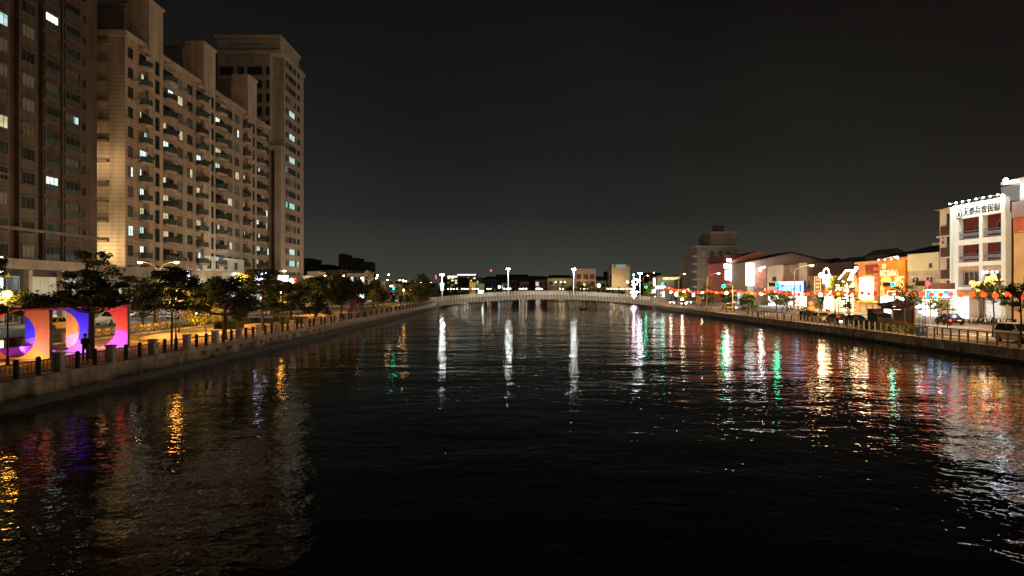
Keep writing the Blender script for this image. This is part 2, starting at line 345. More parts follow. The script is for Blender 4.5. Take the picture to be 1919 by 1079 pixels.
# ---- tower A
A = thing('apartment_tower', 'dark brown apartment tower rising out of the top left corner, few lit windows', 'apartment tower', (-70, 85, GL))
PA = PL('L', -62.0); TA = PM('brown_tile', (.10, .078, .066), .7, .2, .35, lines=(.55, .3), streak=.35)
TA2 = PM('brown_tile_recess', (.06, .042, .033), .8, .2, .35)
w = MB(); w.box((-90, 60, GL), (-62.7, 110.4, 60))
for a, b_ in ((60, 91.3), (93.0, 96.7), (97.8, 101.5), (102.0, 110.5)): w.bx(PA, a, b_, 9.6, 60, -.8, 0)
w.build('wall', TA, A)
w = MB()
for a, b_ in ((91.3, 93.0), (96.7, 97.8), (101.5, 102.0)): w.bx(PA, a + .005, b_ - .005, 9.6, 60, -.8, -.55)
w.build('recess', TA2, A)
c = MB(); c.bx(PA, 60, 110.6, 13.35, 13.75, -.5, .25); c.bx(PA, 60, 91.3, 19.9, 20.2, -.5, .1); c.bx(PA, 102, 110.6, 19.2, 19.5, -.5, .1); c.build('cornice', PM('tan_cornice', (.12, .095, .078), .7, .2, 1), A)
lit = {(1, 9): WL_W, (2, 9): WL_D}
for k in range(16):
    zc = 10.8 + 3.12 * k
    for bi, (d0, d1, typ) in enumerate(((84.6, 87.6, 'w'), (88.7, 90.9, 'w'), (93.5, 96.0, 'w'), (98.1, 101.1, 'b'), (102.5, 105.9, 'b'), (106.6, 107.6, 's'))):
        gm = glass(.0, .22)
        key = (bi, k)
        if key in ((1, 7), (2, 7), (1, 2), (2, 0)): gm = WL_D
        if key in ((1, 9), (4, 6)): gm = WL_C
        if key in ((3, 10),): gm = EM('window_bright_warm', (1, .9, .55), 4.5, var=.25)
        if key in ((1, 5), (2, 6)): gm = WL_W if key[0] == 1 else WL_D
        if key == (3, 3): gm = WL_H
        if typ == 'w': window(PA, A, d0, d1, zc - .8, zc + .75, gm, FRM, 2, pane=True, hood=True)
        elif typ == 's': window(PA, A, d0, d1, zc - .75, zc + .55, gm if gm in (G1, BLACKGL) else G1, FRM, 0, pane=True)
        else:
            lp = MB(); lp.bx(PA, d0 - .1, d1 + .1, zc + .95, zc + 1.1, -.3, .22); lp.bx(PA, d0 - .1, d1 + .1, zc - 1.5, zc - .95, -.3, .2, 0)
            lp.bx(PA, d0 - .1, d0, zc - .95, zc + .95, 0, .18); lp.bx(PA, d1, d1 + .1, zc - .95, zc + .95, 0, .18)
            bal = lp.build('balcony', TA, A)
            r_ = MB(); r_.bx(PA, d0, d1, zc - .95, zc - .15, .12, .17); r_.build('railing', TEAL, bal)
            window(PA, bal, d0 + .15, d1 - .15, zc - .9, zc + .9, gm, FRM, 2, name='glass_door', sill=False)
# podium and shops under tower A
p = MB(); p.bx(PA, 60, 110.4, 8.4, 9.6, -.5, 3.0); p.build('podium_canopy', PM('canopy_plaster', (.16, .13, .105), .8, .25, .7), A)
for u0, u1, m_ in ((78, 84, 'd'), (85, 88.5, 'd'), (89.5, 93, 'd'), (95.4, 100.6, 'l'), (101.6, 105, 'c'), (105.6, 109.6, 'd')):
    mm = {'d': G1, 'l': EM('lobby_glow', (1, .80, .50), .28, var=.25, scale=.6), 'c': EM('shop_cool', (.75, 1, .9), .4, var=.4, scale=.8)}[m_]
    window(PA, A, u0, u1, 1.7, 7.6, mm, FRW, 2, name='shopfront', sill=False)
p = MB()
for u in (84.4, 89, 94.2, 101.1, 105.3, 110.2): p.bx(PA, u - .35, u + .35, GL, 8.4, 0, .7)
p.build('pier', PM('tan_stone', (.30, .24, .17), .75, .2, 1), A)
ac = MB(); ac.bx(PA, 106.1, 107.0, 10.6, 11.3, .1, .6); ac.bx(PA, 106.2, 106.75, 10.7, 11.2, .6, .62, 1); ac.build('air_conditioner', [WHITEM, GREYM], A)
s = thing('vertical_sign', 'tall white lit vertical sign on the brown tower at the left edge', 'sign', (-60.5, 86.6, 8))
b = MB(); b.box((-61.9, 86.9, 3.2), (-59.6, 87.15, 9.9)); b.build('cabinet', DARKM, s)
b = MB(); b.box((-61.7, 86.86, 3.4), (-59.8, 86.9, 9.0)); b.box((-61.7, 86.86, 9.1), (-59.8, 86.9, 9.8)); b.build('lit_panel', EM('sign_white', (.93, 1, .98), 3.0, sample=True), s)
text('診', 1.4, DARKM, (-60.75, 86.84, 8.1), 'F', s); text('所', 1.4, DARKM, (-60.75, 86.84, 6.5), 'F', s)
sg = thing('shop_sign', 'blue white glowing sign with small letters under the brown tower', 'sign', (-61, 96, 4.2))
MB().box((-60.6, 95.2, 3.6), (-57.2, 95.4, 5.0)).build('board', DARKM, sg)
for k in range(6):
    MB().box((-60.4 + k * .53, 95.14, 3.8 + .1 * (k % 2)), (-60.02 + k * .53, 95.2, 4.8 - .15 * (k % 3))).build('letter', EM('sign_blue_white', (.45, .65, 1), 6, sample=True), sg)
sg = thing('shop_sign', 'turquoise glowing shop sign behind the tall quay tree', 'sign', (-61, 104, 4.6)); MB().box((-60.5, 103.8, 4.0), (-57.6, 104, 5.6)).build('board', DARKM, sg)
MB().box((-60.3, 103.72, 4.2), (-58.6, 103.8, 5.4)).build('lit_panel', EM('sign_cyan', (.15, .75, 1), 4, sample=True), sg); MB().box((-58.4, 103.72, 4.2), (-57.8, 103.8, 4.9)).build('lit_panel', EM('sign_cyan', (.15, .75, 1), 4), sg)
# ---- apartment row B
B = thing('apartment_block', 'long tan tiled apartment block with rows of bowed balconies, pale end wall lit from below', 'apartment block', (-70, 148, GL))
PB = PL('L', -60.0); TB = PM('tan_tile', (.37, .30, .235), .7, .14, .3, lines=(.62, .42), streak=.3); TBp = PM('tan_plaster', (.41, .34, .275), .75, .15, .35, streak=.35)
w = MB(); w.box((-80, 114.7, 9.2), (-60, 183, 45.2)); w.build('wall', TB, B)
w = MB(); w.box((-80.3, 114.4, 45.2), (-59.75, 183, 46.1)); w.box((-79, 116, 46.1), (-61, 182, 46.15)); w.build('parapet', TBp, B)
for d0, d1, zt, dd0 in ((121.2, 126.0, 53.2, 112), (142.6, 148.3, 53.4, 0), (166.6, 172.3, 54.0, 0)):
    t = MB(); t.bx(PB, d0, d1, 9.2, zt, -3, .55); t.bx(PB, d0 - .25, d1 + .25, zt, zt + .35, -3, .8)
    t.build('stair_tower', TBp, B)
    t = MB(); t.box((-78, d0 - 1 , 46.16), (-63, d1 + 4, zt - 1.2)); t.box((-76, d0 - 1.1, 50), (-72, d0 - 1, 50.6)); t.box((-78.3, d0 - 1.3, zt - 1.2), (-62.7, d1 + 4.3, zt - .8)); t.build('machine_room', PM('dark_plaster', (.16, .125, .10), .8, .2, .5), B)
# end wall facing the camera: ledges, small windows
PE = PL('F', 114.7)
lg = MB(); 
for k in range(12):
    z = 8.6 + 3.1 * k + 1.8
    lg.bx(PE, -65.9, -62.5, z - .25, z + .05, 0, .75)
lg.build('ledge', PM('ledge_dark', (.13, .10, .08), .8, .2, 2), B)
for k in range(12):
    z = 8.6 + 3.1 * k; window(PE, B, -65.9, -64.4, z - .2 + .9 + 1.3, z + 2.2 + 1.0, G1 if k > 1 else WL_D, FRM, 0, name='end_window', sill=False)
bals = [(118.9, 122.0, 0), (126.9, 131.2, 0), (140.3, 144.6, 0), (149.2, 154.2, 0), (164.9, 168.6 - 1.4, 0), (173.4, 178.4, 0)]
wins = [(114.9 + .6, 117.0), (132.6, 134.6), (136.6, 138.8), (156.0, 158.4), (160.2, 162.4), (180.2, 182.2)]
strs = [(123.2, 124.6), (146.2, 147.2), (169.6, 170.6)]
litB = {(0, 10): WL_W, (0, 8): WL_W, (0, 7): WL_C, (0, 6): WL_H, (0, 5): WL_H, (0, 4): WL_H, (0, 3): WL_W, (0, 2): WL_C, (0, 1): WL_H, (1, 10): WL_H, (1, 8): WL_W, (1, 7): WL_H, (1, 5): WL_C, (1, 4): WL_W, (1, 3): WL_W, (1, 2): WL_W,
        (2, 7): WL_H, (2, 5): WL_W, (2, 3): WL_W, (2, 1): WL_H, (2, 0): WL_C, (3, 10): WL_H, (3, 8): WL_W, (3, 7): WL_C, (3, 3): WL_W, (3, 2): WL_D, (4, 7): WL_W, (4, 5): WL_W, (4, 3): WL_W, (5, 8): WL_C, (5, 4): WL_H, (5, 3): WL_C, (5, 2): WL_C, (5, 1): WL_W}
litW = {(0, 5): WL_H, (0, 2): WL_H, (1, 8): WL_W, (2, 6): WL_W, (2, 0): WL_W, (5, 4): WL_W, (5, 2): WL_H}
plants = PM('balcony_plants', (.03, .05, .02), .9, .6, 5)
for k in range(12):
    zr = 8.3 + 3.1 * k
    for i, (d0, d1, _) in enumerate(bals):
        c0 = (d0 + d1) / 2; hw = (d1 - d0) / 2
        def arc(r, z): return [(-60 + r * math.sin(math.pi * j / 8) ** .75 if 0 < j < 8 else -60.0 - .05, c0 - hw * math.cos(math.pi * j / 8) * (1.0), z) for j in range(9)]
        sl = MB(); sl.prism(arc(1.35, zr - .85), (0, 0, .38)); bo = sl.build('balcony', TBp, B)
        rr = MB(); P = arc(1.28, zr - .45)
        for a, b_ in zip(P, P[1:]): rr.poly([a, b_, (b_[0], b_[1], b_[2] + .85), (a[0], a[1], a[2] + .85)])
        P2 = arc(1.3, zr + .42); rr.path(P2, .035, n=4)
        rr.build('railing', rl.choice([TEAL, TEAL, PM('iron_railing', (.035, .033, .03), .6, .4, 8)]), bo)
        gm = litB.get((i, k)) or rl.choice([BLACKGL, G1, CURT, BLACKGL, WL_D])
        half = (i, k) in litB and rl.random() < .75
        e = d0 + (d1 - d0) * (.5 if half else .92)
        window(PB, bo, d0 + .15, e, zr - .42, zr + 1.55, gm, FRM, 1 if half else 2, name='glass_door', sill=False)
        if half: window(PB, bo, e + .1, d1 - .2, zr - .42, zr + 1.5, BLACKGL, FRM, 0, name='glass_door', sill=False)
        if rl.random() < .45:
            q = MB()
            for _ in range(rl.randint(6, 14)):
                u = c0 + rl.uniform(-hw, hw) * .7; q.sph((-58.8, u, zr + .45 + rl.uniform(-.1, .2)), rl.uniform(.12, .28), nu=6, nv=4)
            q.build('plants', plants, bo)
        if rl.random() < .3:
            q = MB()
            for j in range(rl.randint(2, 4)): q.box((-59.2, c0 - hw * .5 + j * .5, zr + .55), (-59.16, c0 - hw * .5 + j * .5 + .38, zr + 1.25))
            q.tube((-59.18, c0 - hw * .6, zr + 1.28), (-59.18, c0 + hw * .6, zr + 1.28), .02, n=4).build('laundry', rl.choice([PM('laundry_white', (.5, .5, .48), .9), PM('laundry_blue', (.10, .14, .25), .9), PM('laundry_red', (.3, .08, .07), .9)]), bo)
        if k == 11:
            hd = MB(); hd.prism(arc(1.1, zr + 1.9), (0, 0, .5)); hd.build('canopy', TBp, B)
    for i, (d0, d1) in enumerate(wins):
        window(PB, B, d0, d1, zr - .2, zr + 1.45, litW.get((i, k)) or glass(.05, .3), FRM, 1, pane=False)
    for i, (d0, d1) in enumerate(strs): window(PL('L', -59.45), B, d0, d1, zr - .7, zr + 1.6, BLACKGL, FRM, 0, name='stair_window', sill=False)
    for d in (117.6, 135.4, 155.2, 159.4):
        if rl.random() < .5:
            q = MB().bx(PB, d, d + .8, zr - .3, zr + .3, .02, .5); q.bx(PB, d + .08, d + .55, zr - .22, zr + .22, .5, .52, 1); q.build('air_conditioner', [PM('ac_grey', (.30, .29, .27), .5, .1, 3), DARKM], B)
# podium and the shops along the pavement
pod = MB(); pod.bx(PB, 111.5, 183, 6.9, 9.2, -.3, 3.4); pod.bx(PB, 111.5, 183, 9.2, 9.35, -.3, 3.6); pod.build('podium_canopy', PM('white_canopy', (.24, .21, .17), .75, .25, .6), B)
pod = MB(); pod.box((-80, 114.7, GL), (-60.2, 183, 9.2)); pod.build('ground_floor', CONC_D, B)
w = MB(); w.bx(PL('L', -59.9), 142, 164, 9.45, 12.4, 0, .5); w.build('bay_wall', PM('white_plaster', (.62, .66, .62), .7, .1, .6), B)
for d in (144, 148, 152.4, 158): window(PL('L', -59.4), B, d, d + 2, 9.9, 11.7, BLACKGL, WHITEM, 1, name='bay_window')
SHOPW = EM('shop_white', (.80, 1, .93), 1.1, sample=True, var=.6, scale=.7); SHOPY = EM('shop_yellow', (1, .82, .5), .9, sample=True, var=.6, scale=.7); SHOPD = EM('shop_dim', (.75, .85, .7), .18, var=.8, scale=.6)
u = 112.4
for k in range(13):
    ww = rl.uniform(4.2, 5.6)
    window(PL('L', -59.8), B, u, u + ww, 1.7, 6.2, rl.choice([SHOPW, SHOPY, SHOPD, SHOPD, SHOPD]), FRW, 2, name='shopfront', sill=False); u += ww + .35
    if u > 178: break
# ---- tower C
C = thing('apartment_tower', 'tall corner apartment tower with stepped crown and teal lit windows closing the left row', 'apartment tower', (-66, 194, GL))
TC = PM('beige_tile', (.31, .255, .205), .7, .14, .3, lines=(1.1, .2), streak=.25); TCt = PM('beige_tile_trim', (.33, .275, .225), .7, .14, .3)
w = MB(); w.box((-75.5, 186.2, GL), (-57.4, 203.8, 64.5)); w.box((-73, 183.3, 9.2), (-59.9, 186.2, 64.2)); w.build('wall', TC, C)
w = MB(); w.box((-74, 185.5, 64.5), (-58.2, 202, 68.8)); w.box((-75.9, 183.0, 64.2), (-57.0, 204.1, 65.1)); w.box((-74.6, 185, 68.8), (-57.8, 202.5, 69.6)); w.box((-70, 184.6, 65.1), (-60, 185.5, 66.9)); w.build('crown', TCt, C)
w = MB(); w.box((-58.9, 183.5, 9.2), (-57.38, 186.25, 40.5)); w.box((-60.3, 182.9, 40.5), (-57.2, 186.3, 41.6)); w.build('corner_bay', TCt, C)
PC = PL('L', -57.4); PCF = PL('F', 183.3)
litC = {(14, 1): WL_C, (12, 1): WL_C, (10, 1): WL_C, (9, 0): WL_C, (8, 1): WL_D, (6, 1): WL_G, (6, 0): WL_G, (2, 1): WL_C, (1, 2): WL_C, (1, 1): WL_G, (15, 1): WL_D, (4, 1): WL_D}
for k in range(19):
    zc = 9.6 + 2.98 * k
    for i, (d0, d1) in enumerate(((187.6, 188.9), (189.8, 196.2), (197.6, 199.8))):
        gm = litC.get((k, i))
        if gm and i == 1:
            window(PC, C, d0, d1, zc - .8, zc + .75, G1, FRM, 4, name='strip_window', sill=False); MB().bx(PC, d0 + .8, d0 + 5.4, zc - .72, zc + .68, .035, .05).build('lit_pane', gm, C)
        else: window(PC, C, d0, d1, zc - .8, zc + .75, gm or G1, FRM, 4 if i == 1 else 0, name='strip_window' if i == 1 else 'window', sill=False)
        if gm is None and i == 1 and k % 5 == 3: MB().bx(PC, d0 + 3.3, d0 + 4.2, zc - .7, zc + .65, .035, .05).build('lit_pane', WL_D, C)
for k in range(7):
    zc = 60.2 - 3.35 * k
    for a, b_ in ((-72.4, -69.0), (-67.9, -66.4), (-65.6, -61.9), (-60.95, -60.1)): window(PCF, C, a, b_, zc - 1.1, zc + .9, BLACKGL if rl.random() < .8 else G1, FRM, 2 if b_ - a > 2 else 0, name='front_window')
w = MB(); w.box((-62, 184, GL), (-52.6, 210, 6.9)); w.box((-57.3, 186, 6.9), (-52.9, 215, 9.4)); w.box((-56.5, 204, 9.4), (-53.4, 212, 10.8)); w.build('annex', PM('annex_plaster', (.36, .32, .25), .8, .2, .7), C)
# ---- street signs of the left row, each its own
def blade(name, label, px, D, py0, py1, wpx, mats, cat='sign', shape='box'):
    x0, x1 = LX(px - wpx / 2, D), LX(px + wpx / 2, D); z1, z0 = ZZ(py0, D), ZZ(py1, D)
    s = thing(name, label, cat, ((x0 + x1) / 2, D, z0))
    MB().box((x0 - .12, D + .02, z0 - .12), (x1 + .12, D + .35, z1 + .12)).build('cabinet', DARKM, s)
    if shape == 'box':
        n = len(mats)
        for i, m in enumerate(mats):
            a = z1 + (z0 - z1) * i / n; b_ = z1 + (z0 - z1) * (i + 1) / n; MB().box((x0, D - .05, b_ + .03), (x1, D + .02, a)).build('lit_panel', m, s)
    else:
        MB().prism([(( x0 + x1) / 2 + (x1 - x0) / 2 * math.cos(2 * math.pi * i / 20), D + .02, (z0 + z1) / 2 + (z1 - z0) / 2 * math.sin(2 * math.pi * i / 20)) for i in range(20)], (0, -.08, 0)).build('lit_panel', mats[0], s)
    return s
S_W = EM('sign_cool_white', (.8, .97, 1), 6, sample=True); S_T = EM('sign_turquoise', (.1, .9, .7), 2.5); S_Y = EM('sign_yellow', (1, .62, .05), 4.5, sample=True); S_R = EM('sign_red', (1, .10, .05), 3, sample=True); S_O = EM('sign_orange', (1, .25, .04), 2.5)
S_B = EM('sign_violet_white', (.55, .65, 1), 7, sample=True); S_G = EM('sign_green', (.02, .9, .35), 2.5, sample=True)
s = blade('vertical_sign', 'tall white and turquoise lit vertical sign above the quay trees', 350, 112, 507, 545, 11, [S_W, S_W, S_W, S_W]); MB().box((LX(341, 112), 111.9, ZZ(528, 112)), (LX(344.2, 112), 112.1, ZZ(510, 112))).build('side_panel', S_T, s)
s = blade('shop_sign', 'yellow lit square sign with orange rim between the trees', 453, 130, 515, 532, 18, [S_Y]); MB().box((LX(441, 130), 130.0, ZZ(535, 130)), (LX(465, 130), 130.1, ZZ(513.5, 130))).build('rim', S_O, s)
blade('shop_sign', 'pink and white lettered shop sign beside the left tower base', 531, 150, 515.5, 527.5, 20, [EM('sign_pink_white', (1, .75, .62), 2.4, sample=True, var=.6, scale=2.5)])
s = blade('shop_sign', 'red lit box sign with white emblem at the tower base', 548, 152, 521, 531.5, 16, [S_R]); MB().sph((LX(547, 152), 151.9, ZZ(525, 152)), .42, sc=(1, .1, 1)).build('emblem', EM('sign_hot_white', (1, .92, .88), 7), s); MB().box((LX(540.5, 152), 151.86, ZZ(531, 152)), (LX(552, 152), 151.93, ZZ(527.5, 152))).build('lower_panel', EM('sign_hot_white', (1, .92, .88), 7), s)
blade('shop_sign', 'green over white round topped sign at the end of the left buildings', 593, 170, 520, 531, 11, [S_G, EM('sign_hot_white2', (.9, 1, .95), 7)])
blade('lit_globe_decoration', 'big ball of blue white lights hanging among the dark trees', 491, 128, 507, 536, 27, [S_B], 'light decoration', 'disc')
blade('shop_sign', 'small cyan and white sign lower among the trees', 341, 114, 545, 556, 9, [S_W, S_T])
blade('shop_sign', 'white storefront sign behind the round dark bush', 458, 132, 549, 560, 20, [SHOPW])
blade('shop_sign', 'red storefront sign strip beside the parked scooters', 500, 136, 556, 563, 24, [EM('sign_soft_pink', (1, .55, .5), 2.2, var=.6)])
# street level lights
lamp(-62.6, 111.3, 12.0, 1700, (1, .72, .36), .6, 'alley_light'); lamp(-62.8, 111.3, 25, 800, (1, .70, .36), .6, 'alley_light')
lamp(-55, 152, 8, 1500, (.85, 1, .95), .5, 'sign_light')
lamp(-54.5, 100, 4.5, 900, (1, .85, .6), .5, 'shop_fill')
for d, p_ in ((88, 800), (120, 800), (135, 900), (165, 1000)): lamp(-55, d, 5.5, p_, (1, .84, .6), .5, 'shop_fill')  # unseen fill standing in for light spilling from the shopfronts
# ---- double arm street lamps of the left road
def head_lamp(mb, x, y, z, s): mb.prism([(x, y - .13, z), (x + s * .75, y - .11, z + .02), (x + s * .75, y + .11, z + .02), (x, y + .13, z)], (0, 0, .12))
LH = EM('sodium_head', (1, .60, .26), 60, sample=False); LHW = EM('white_head', (.95, 1, 1), 70)
def double_lamp():
    t = thing('double_arm_street_lamp', '', 'street lamp')
    MB().tube((0, 0, 0), (0, 0, 6.6), .13, .08, 8).tube((0, 0, 0), (0, 0, .5), .2, .2, 8).build('pole', BRONZE, t)
    for s in (-1, 1):
        P = [(0, 0, 6.5)] + [(s * 2.0 * (1 - math.cos(a)), 0, 6.5 + 1.55 * math.sin(a)) for a in [i * math.pi / 12 for i in range(1, 7)]]
        MB().path(P, .055, .04, 6).build('arm', BRONZE, t)
        h = MB(); h.prism([(s * 2.0, -.14, 8.0), (s * 2.8, -.14, 8.08), (s * 2.8, .14, 8.08), (s * 2.0, .14, 8.0)], (0, 0, .13)); hd = h.build('lamp_head', GREYM, t)
        MB().sph((s * 2.4, 0, 8.0), .24, sc=(1.3, .8, .55)).build('bulb', LH, hd)
    return t
dl = Proto(double_lamp())
for i, (y, lab) in enumerate(((97, 'double arm street lamp rising in front of the tan apartment block'), (143, 'double arm street lamp in front of the tall corner tower, one arm hidden'), (193, 'double arm street lamp beside the gabled house roof'), (240, 'double arm street lamp just beyond the gabled house'), (290, 'far double arm street lamp over the traffic lights'), (340, 'second farthest double arm street lamp on the left road'), (400, 'farthest double arm street lamp on the left road'))):
    dl.put((-46.4, y, GL), 0, lab, group='double arm street lamps along the left road')
    for s in (-1, 1): lamp(-46.4 + s * 2.4, y, 9.0, 1500, (1, .76, .46), .5)
for i, (x, y, z) in enumerate(((-60, 300, 9), (-53, 360, 10), (-70, 420, 14), (-60, 330, 12))):
    t = thing('roadside_floodlight', ['far pinkish floodlight left of the green signal', 'far floodlight above the dark ball tree', 'highest far floodlight over the road end', 'far floodlight over the shop lights'][i], 'floodlight', (x, y, 1.45)); MB().tube((x, y, 1.45), (x, y, z), .1, .07).build('pole', GREYM, t); MB().sph((x, y, z), .38, nu=8, nv=5).build('bulb', LH, t)
# ---- globe lamps on the promenade
GLO = EM('globe_orange', (1, .42, .06), 22)
def globe_lamp(mat=GLO, h=4.2, r=.25):
    t = thing('globe_lamp', '', 'lamp'); MB().tube((0, 0, 0), (0, 0, .5), .11, .09).tube((0, 0, .5), (0, 0, h - r), .055, .045).tube((0, 0, h - r - .08), (0, 0, h - r + .05), .13, .13).build('post', DARKM, t)
    MB().sph((0, 0, h), r, nu=12, nv=8).build('globe', mat, t, smooth=True); return t
gp = Proto(globe_lamp())
for y, lab in ((44, 'orange globe lamp at the left edge above the pergola'), (66, 'small orange globe lamp glowing through the layered tree'), (96, 'large orange globe lamp left of the pink shop sign post'), (112, 'orange globe lamp under the green topped sign'), (144, 'orange globe lamp beside the curved play shelter'), (205, 'left one of the two orange globe lamps near the bridge'), (219, 'right one of the two orange globe lamps near the bridge')):
    gp.put((-30, y, GL), 0, lab, group='orange globe lamps on the left promenade'); lamp(-30, y - .6, GL + 3.9, 2400, SOD, .4)
lamp(-31.0, 76.4, GL + 2.6, 1500, SOD, .3, 'park_fill')  # unseen lamp added to brighten the small yellow tree
for y in (56, 74, 84, 125): lamp(-33.5, y, GL + 3.6, 2600, SOD, .3, 'park_fill')  # sodium fill without fixtures, for the orange ground
# ---- riverside fence, left
FB = [35.2 + 5.1 * k for k in range(-2, 39)]
def fx(y): return qx(LQ, y) + -.28
t = thing('riverside_fence', 'riverside fence of squat concrete pillars and dark iron rails along the left quay', 'fence', (fx(100), 100, GL))
PIL = PM('pillar_concrete', (.33, .30, .28), .85, .25, 2, bump=.3)
rail = MB(); lat = MB()
for k, y in enumerate(FB):
    x = fx(y); b = MB(); b.box((x - .22, y - .22, GL + .05), (x + .22, y + .22, GL + 1.02)); b.box((x - .26, y - .26, GL + 1.02), (x + .26, y + .26, GL + 1.12)); b.build('pillar', PIL, t)
    if k + 1 < len(FB):
        for j in (1, 2):
            yy = y + 5.1 * j / 3; b = MB(); b.tube((fx(yy), yy, GL + .05), (fx(yy), yy, GL + .88), .13, .13, 8); b.sph((fx(yy), yy, GL + .9), .14, nu=8, nv=4); b.build('post', DARKM, t)
        y2 = FB[k + 1]; rail.tube((x, y + .2, GL + .80), (fx(y2), y2 - .2, GL + .80), .035, n=6); rail.tube((x, y + .2, GL + .2), (fx(y2), y2 - .2, GL + .2), .03, n=5)
        n = 15
        for j in range(n):
            yy = y + .3 + (4.5) * j / (n - 1); lat.tube((fx(yy), yy, GL + .2), (fx(yy), yy, GL + .8), .014, n=4)
            if j % 2: lat.ring((fx(yy), yy, GL + .5), .13, .012, 'x', 8)
rail.build('rail', DARKM, t); lat.build('iron_lattice', DARKM, t)
life = thing('lifebuoy', 'white lifebuoy hanging on the fence pillar right of the pergola', 'lifebuoy', (fx(50.5) + .25, 50.5, GL + .6)); MB().ring((0, 0, 0), .28, .05, 'x', 16).build('ring', WHITEM, life, local=True)
for k in range(16):
    y = 58 + k * 2.55; MB().box((qx(LQ, y) - .02, y - .35, GL - .62), (qx(LQ, y) + .035, y + .35, GL - .30)).build('drain_outlet', WET, [o for o in COL.objects if o.name == 'quay_wall'][0])
# ---- pergola with circular openings, coloured panels
PG = thing('pergola', 'colourfully lit pergola of three wide frames with round openings under a flat vine roof', 'pergola', (-31.5, 52, GL))
def frame(cx, D, bands, name='portal_frame'):
    hw, H, r, th = 2.4, 3.2, 1.5, .35; cz = GL + 1.55; pts = 32
    fr = MB(); 
    N = 48
    def sq(a):
        c, s_ = math.cos(a), math.sin(a); k = min(hw / abs(c) if abs(c) > 1e-6 else 9e9, ((GL + H - cz) if s_ > 0 else (cz - GL)) / abs(s_) if abs(s_) > 1e-6 else 9e9); return (cx + c * k, cz + s_ * k)
    ang = sorted(set([2 * math.pi * i / N for i in range(N)] + [math.atan2(GL + H - cz, hw), math.pi - math.atan2(GL + H - cz, hw), math.pi + math.atan2(cz - GL, hw), 2 * math.pi - math.atan2(cz - GL, hw)]))
    inn = [(cx + r * math.cos(a), cz + r * math.sin(a)) for a in ang]; out = [sq(a) for a in ang]; n = len(ang)
    v = []
    for y in (D, D + th): v += [(p[0], y, p[1]) for p in inn] + [(p[0], y, p[1]) for p in out]
    fr.v = v
    for i in range(n):
        j = (i + 1) % n
        fr.f.append((i, j, n + j, n + i)); fr.m.append(bands((ang[i] + ang[j]) / 2 if j else ang[i] + .05))
        fr.f.append((2 * n + i, 3 * n + i, 3 * n + j, 2 * n + j)); fr.m.append(bands((ang[i] + ang[j]) / 2 if j else ang[i] + .05))
        fr.f.append((i, 2 * n + i, 2 * n + j, j)); fr.m.append(bands((ang[i] + ang[j]) / 2 if j else ang[i] + .05))
        fr.f.append((n + i, n + j, 3 * n + j, 3 * n + i)); fr.m.append(4)
    return fr
PC_ = [PM('led_tint_red', (.85, .10, .05), .6, .1, 2), PM('led_tint_salmon', (.85, .28, .20), .6, .1, 2), PM('led_tint_blue', (.07, .05, .85), .6, .15, 2), PM('led_tint_magenta', (.75, .10, .75), .6, .1, 2), PM('frame_edge', (.16, .14, .14), .8, .2, 2), PM('led_tint_orange', (.95, .36, .10), .6, .1, 2), PM('led_tint_pink', (.95, .35, .55), .6, .1, 2), PM('led_tint_violet', (.35, .12, .85), .6, .1, 2)]  # coloured lamp light put into the panel colours as blocks
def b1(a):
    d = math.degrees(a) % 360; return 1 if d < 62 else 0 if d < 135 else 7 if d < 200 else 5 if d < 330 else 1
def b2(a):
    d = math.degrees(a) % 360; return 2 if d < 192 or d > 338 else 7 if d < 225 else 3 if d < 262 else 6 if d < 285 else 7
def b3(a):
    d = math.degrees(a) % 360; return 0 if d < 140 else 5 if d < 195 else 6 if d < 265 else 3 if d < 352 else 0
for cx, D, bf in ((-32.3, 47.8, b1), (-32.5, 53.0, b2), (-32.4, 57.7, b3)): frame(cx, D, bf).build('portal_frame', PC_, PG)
rf = MB(); rf.box((-34.9, 41, GL + 3.25), (-29.8, 58.4, GL + 3.42)); rf.box((-29.9, 41, GL + 3.2), (-29.75, 58.4, GL + 3.5))
for k in range(30): rf.box((-35.3, 41.2 + .6 * k, GL + 3.42), (-29.3, 41.28 + .6 * k, GL + 3.56))
rf.build('roof', PM('dark_timber', (.045, .03, .025), .7, .3, 3), PG)
fc = MB(); fc.box((-29.74, 44, GL + 3.22), (-29.70, 57.6, GL + 3.3)); fc.build('light_strip', EM('strip_red', (1, .08, .12), .25), PG)
bn = MB(); bn.box((-34.9, 41, GL), (-34.3, 47.6, GL + .5)); bn.box((-34.9, 48.3, GL), (-34.3, 52.8, GL + .5)); bn.build('bench', PM('violet_bench', (.30, .06, .40), .6, .2, 2), PG)
vn = MB(); rv = random.Random(5)
def leaf(mb, x, y, z, s, rr, m=0):
    a, b_, c = rr.uniform(0, 6.28), rr.uniform(-.9, .9), rr.uniform(-.9, .9)
    u = Vector((math.cos(a), math.sin(a), b_)).normalized() * s; w_ = Vector((-math.sin(a), math.cos(a), c)).normalized() * s * .6
    p = Vector((x, y, z)); n = len(mb.v); mb.v += [tuple(p - u), tuple(p + w_), tuple(p + u), tuple(p - w_)]; mb.f.append((n, n + 1, n + 2, n + 3)); mb.m.append(m)
for _ in range(5200): leaf(vn, rv.uniform(-35.4, -29.1), rv.uniform(40.5, 58.8), GL + 3.6 + abs(rv.gauss(0, .28)) - (.35 if rv.random() < .12 else 0), rv.uniform(.08, .17), rv)
LEAFD = PM('dark_leaves', (.05, .066, .026), .8, .6, 3); LEAFM = PM('lamplit_green_leaves', (.09, .13, .035), .8, .5, 3); LEAFY = PM('lamplit_yellow_leaves', (.26, .25, .045), .8, .4, 3)  # lamplight is put into the lighter green and yellow leaf colours
vn.build('vine_cover', LEAFD, PG)
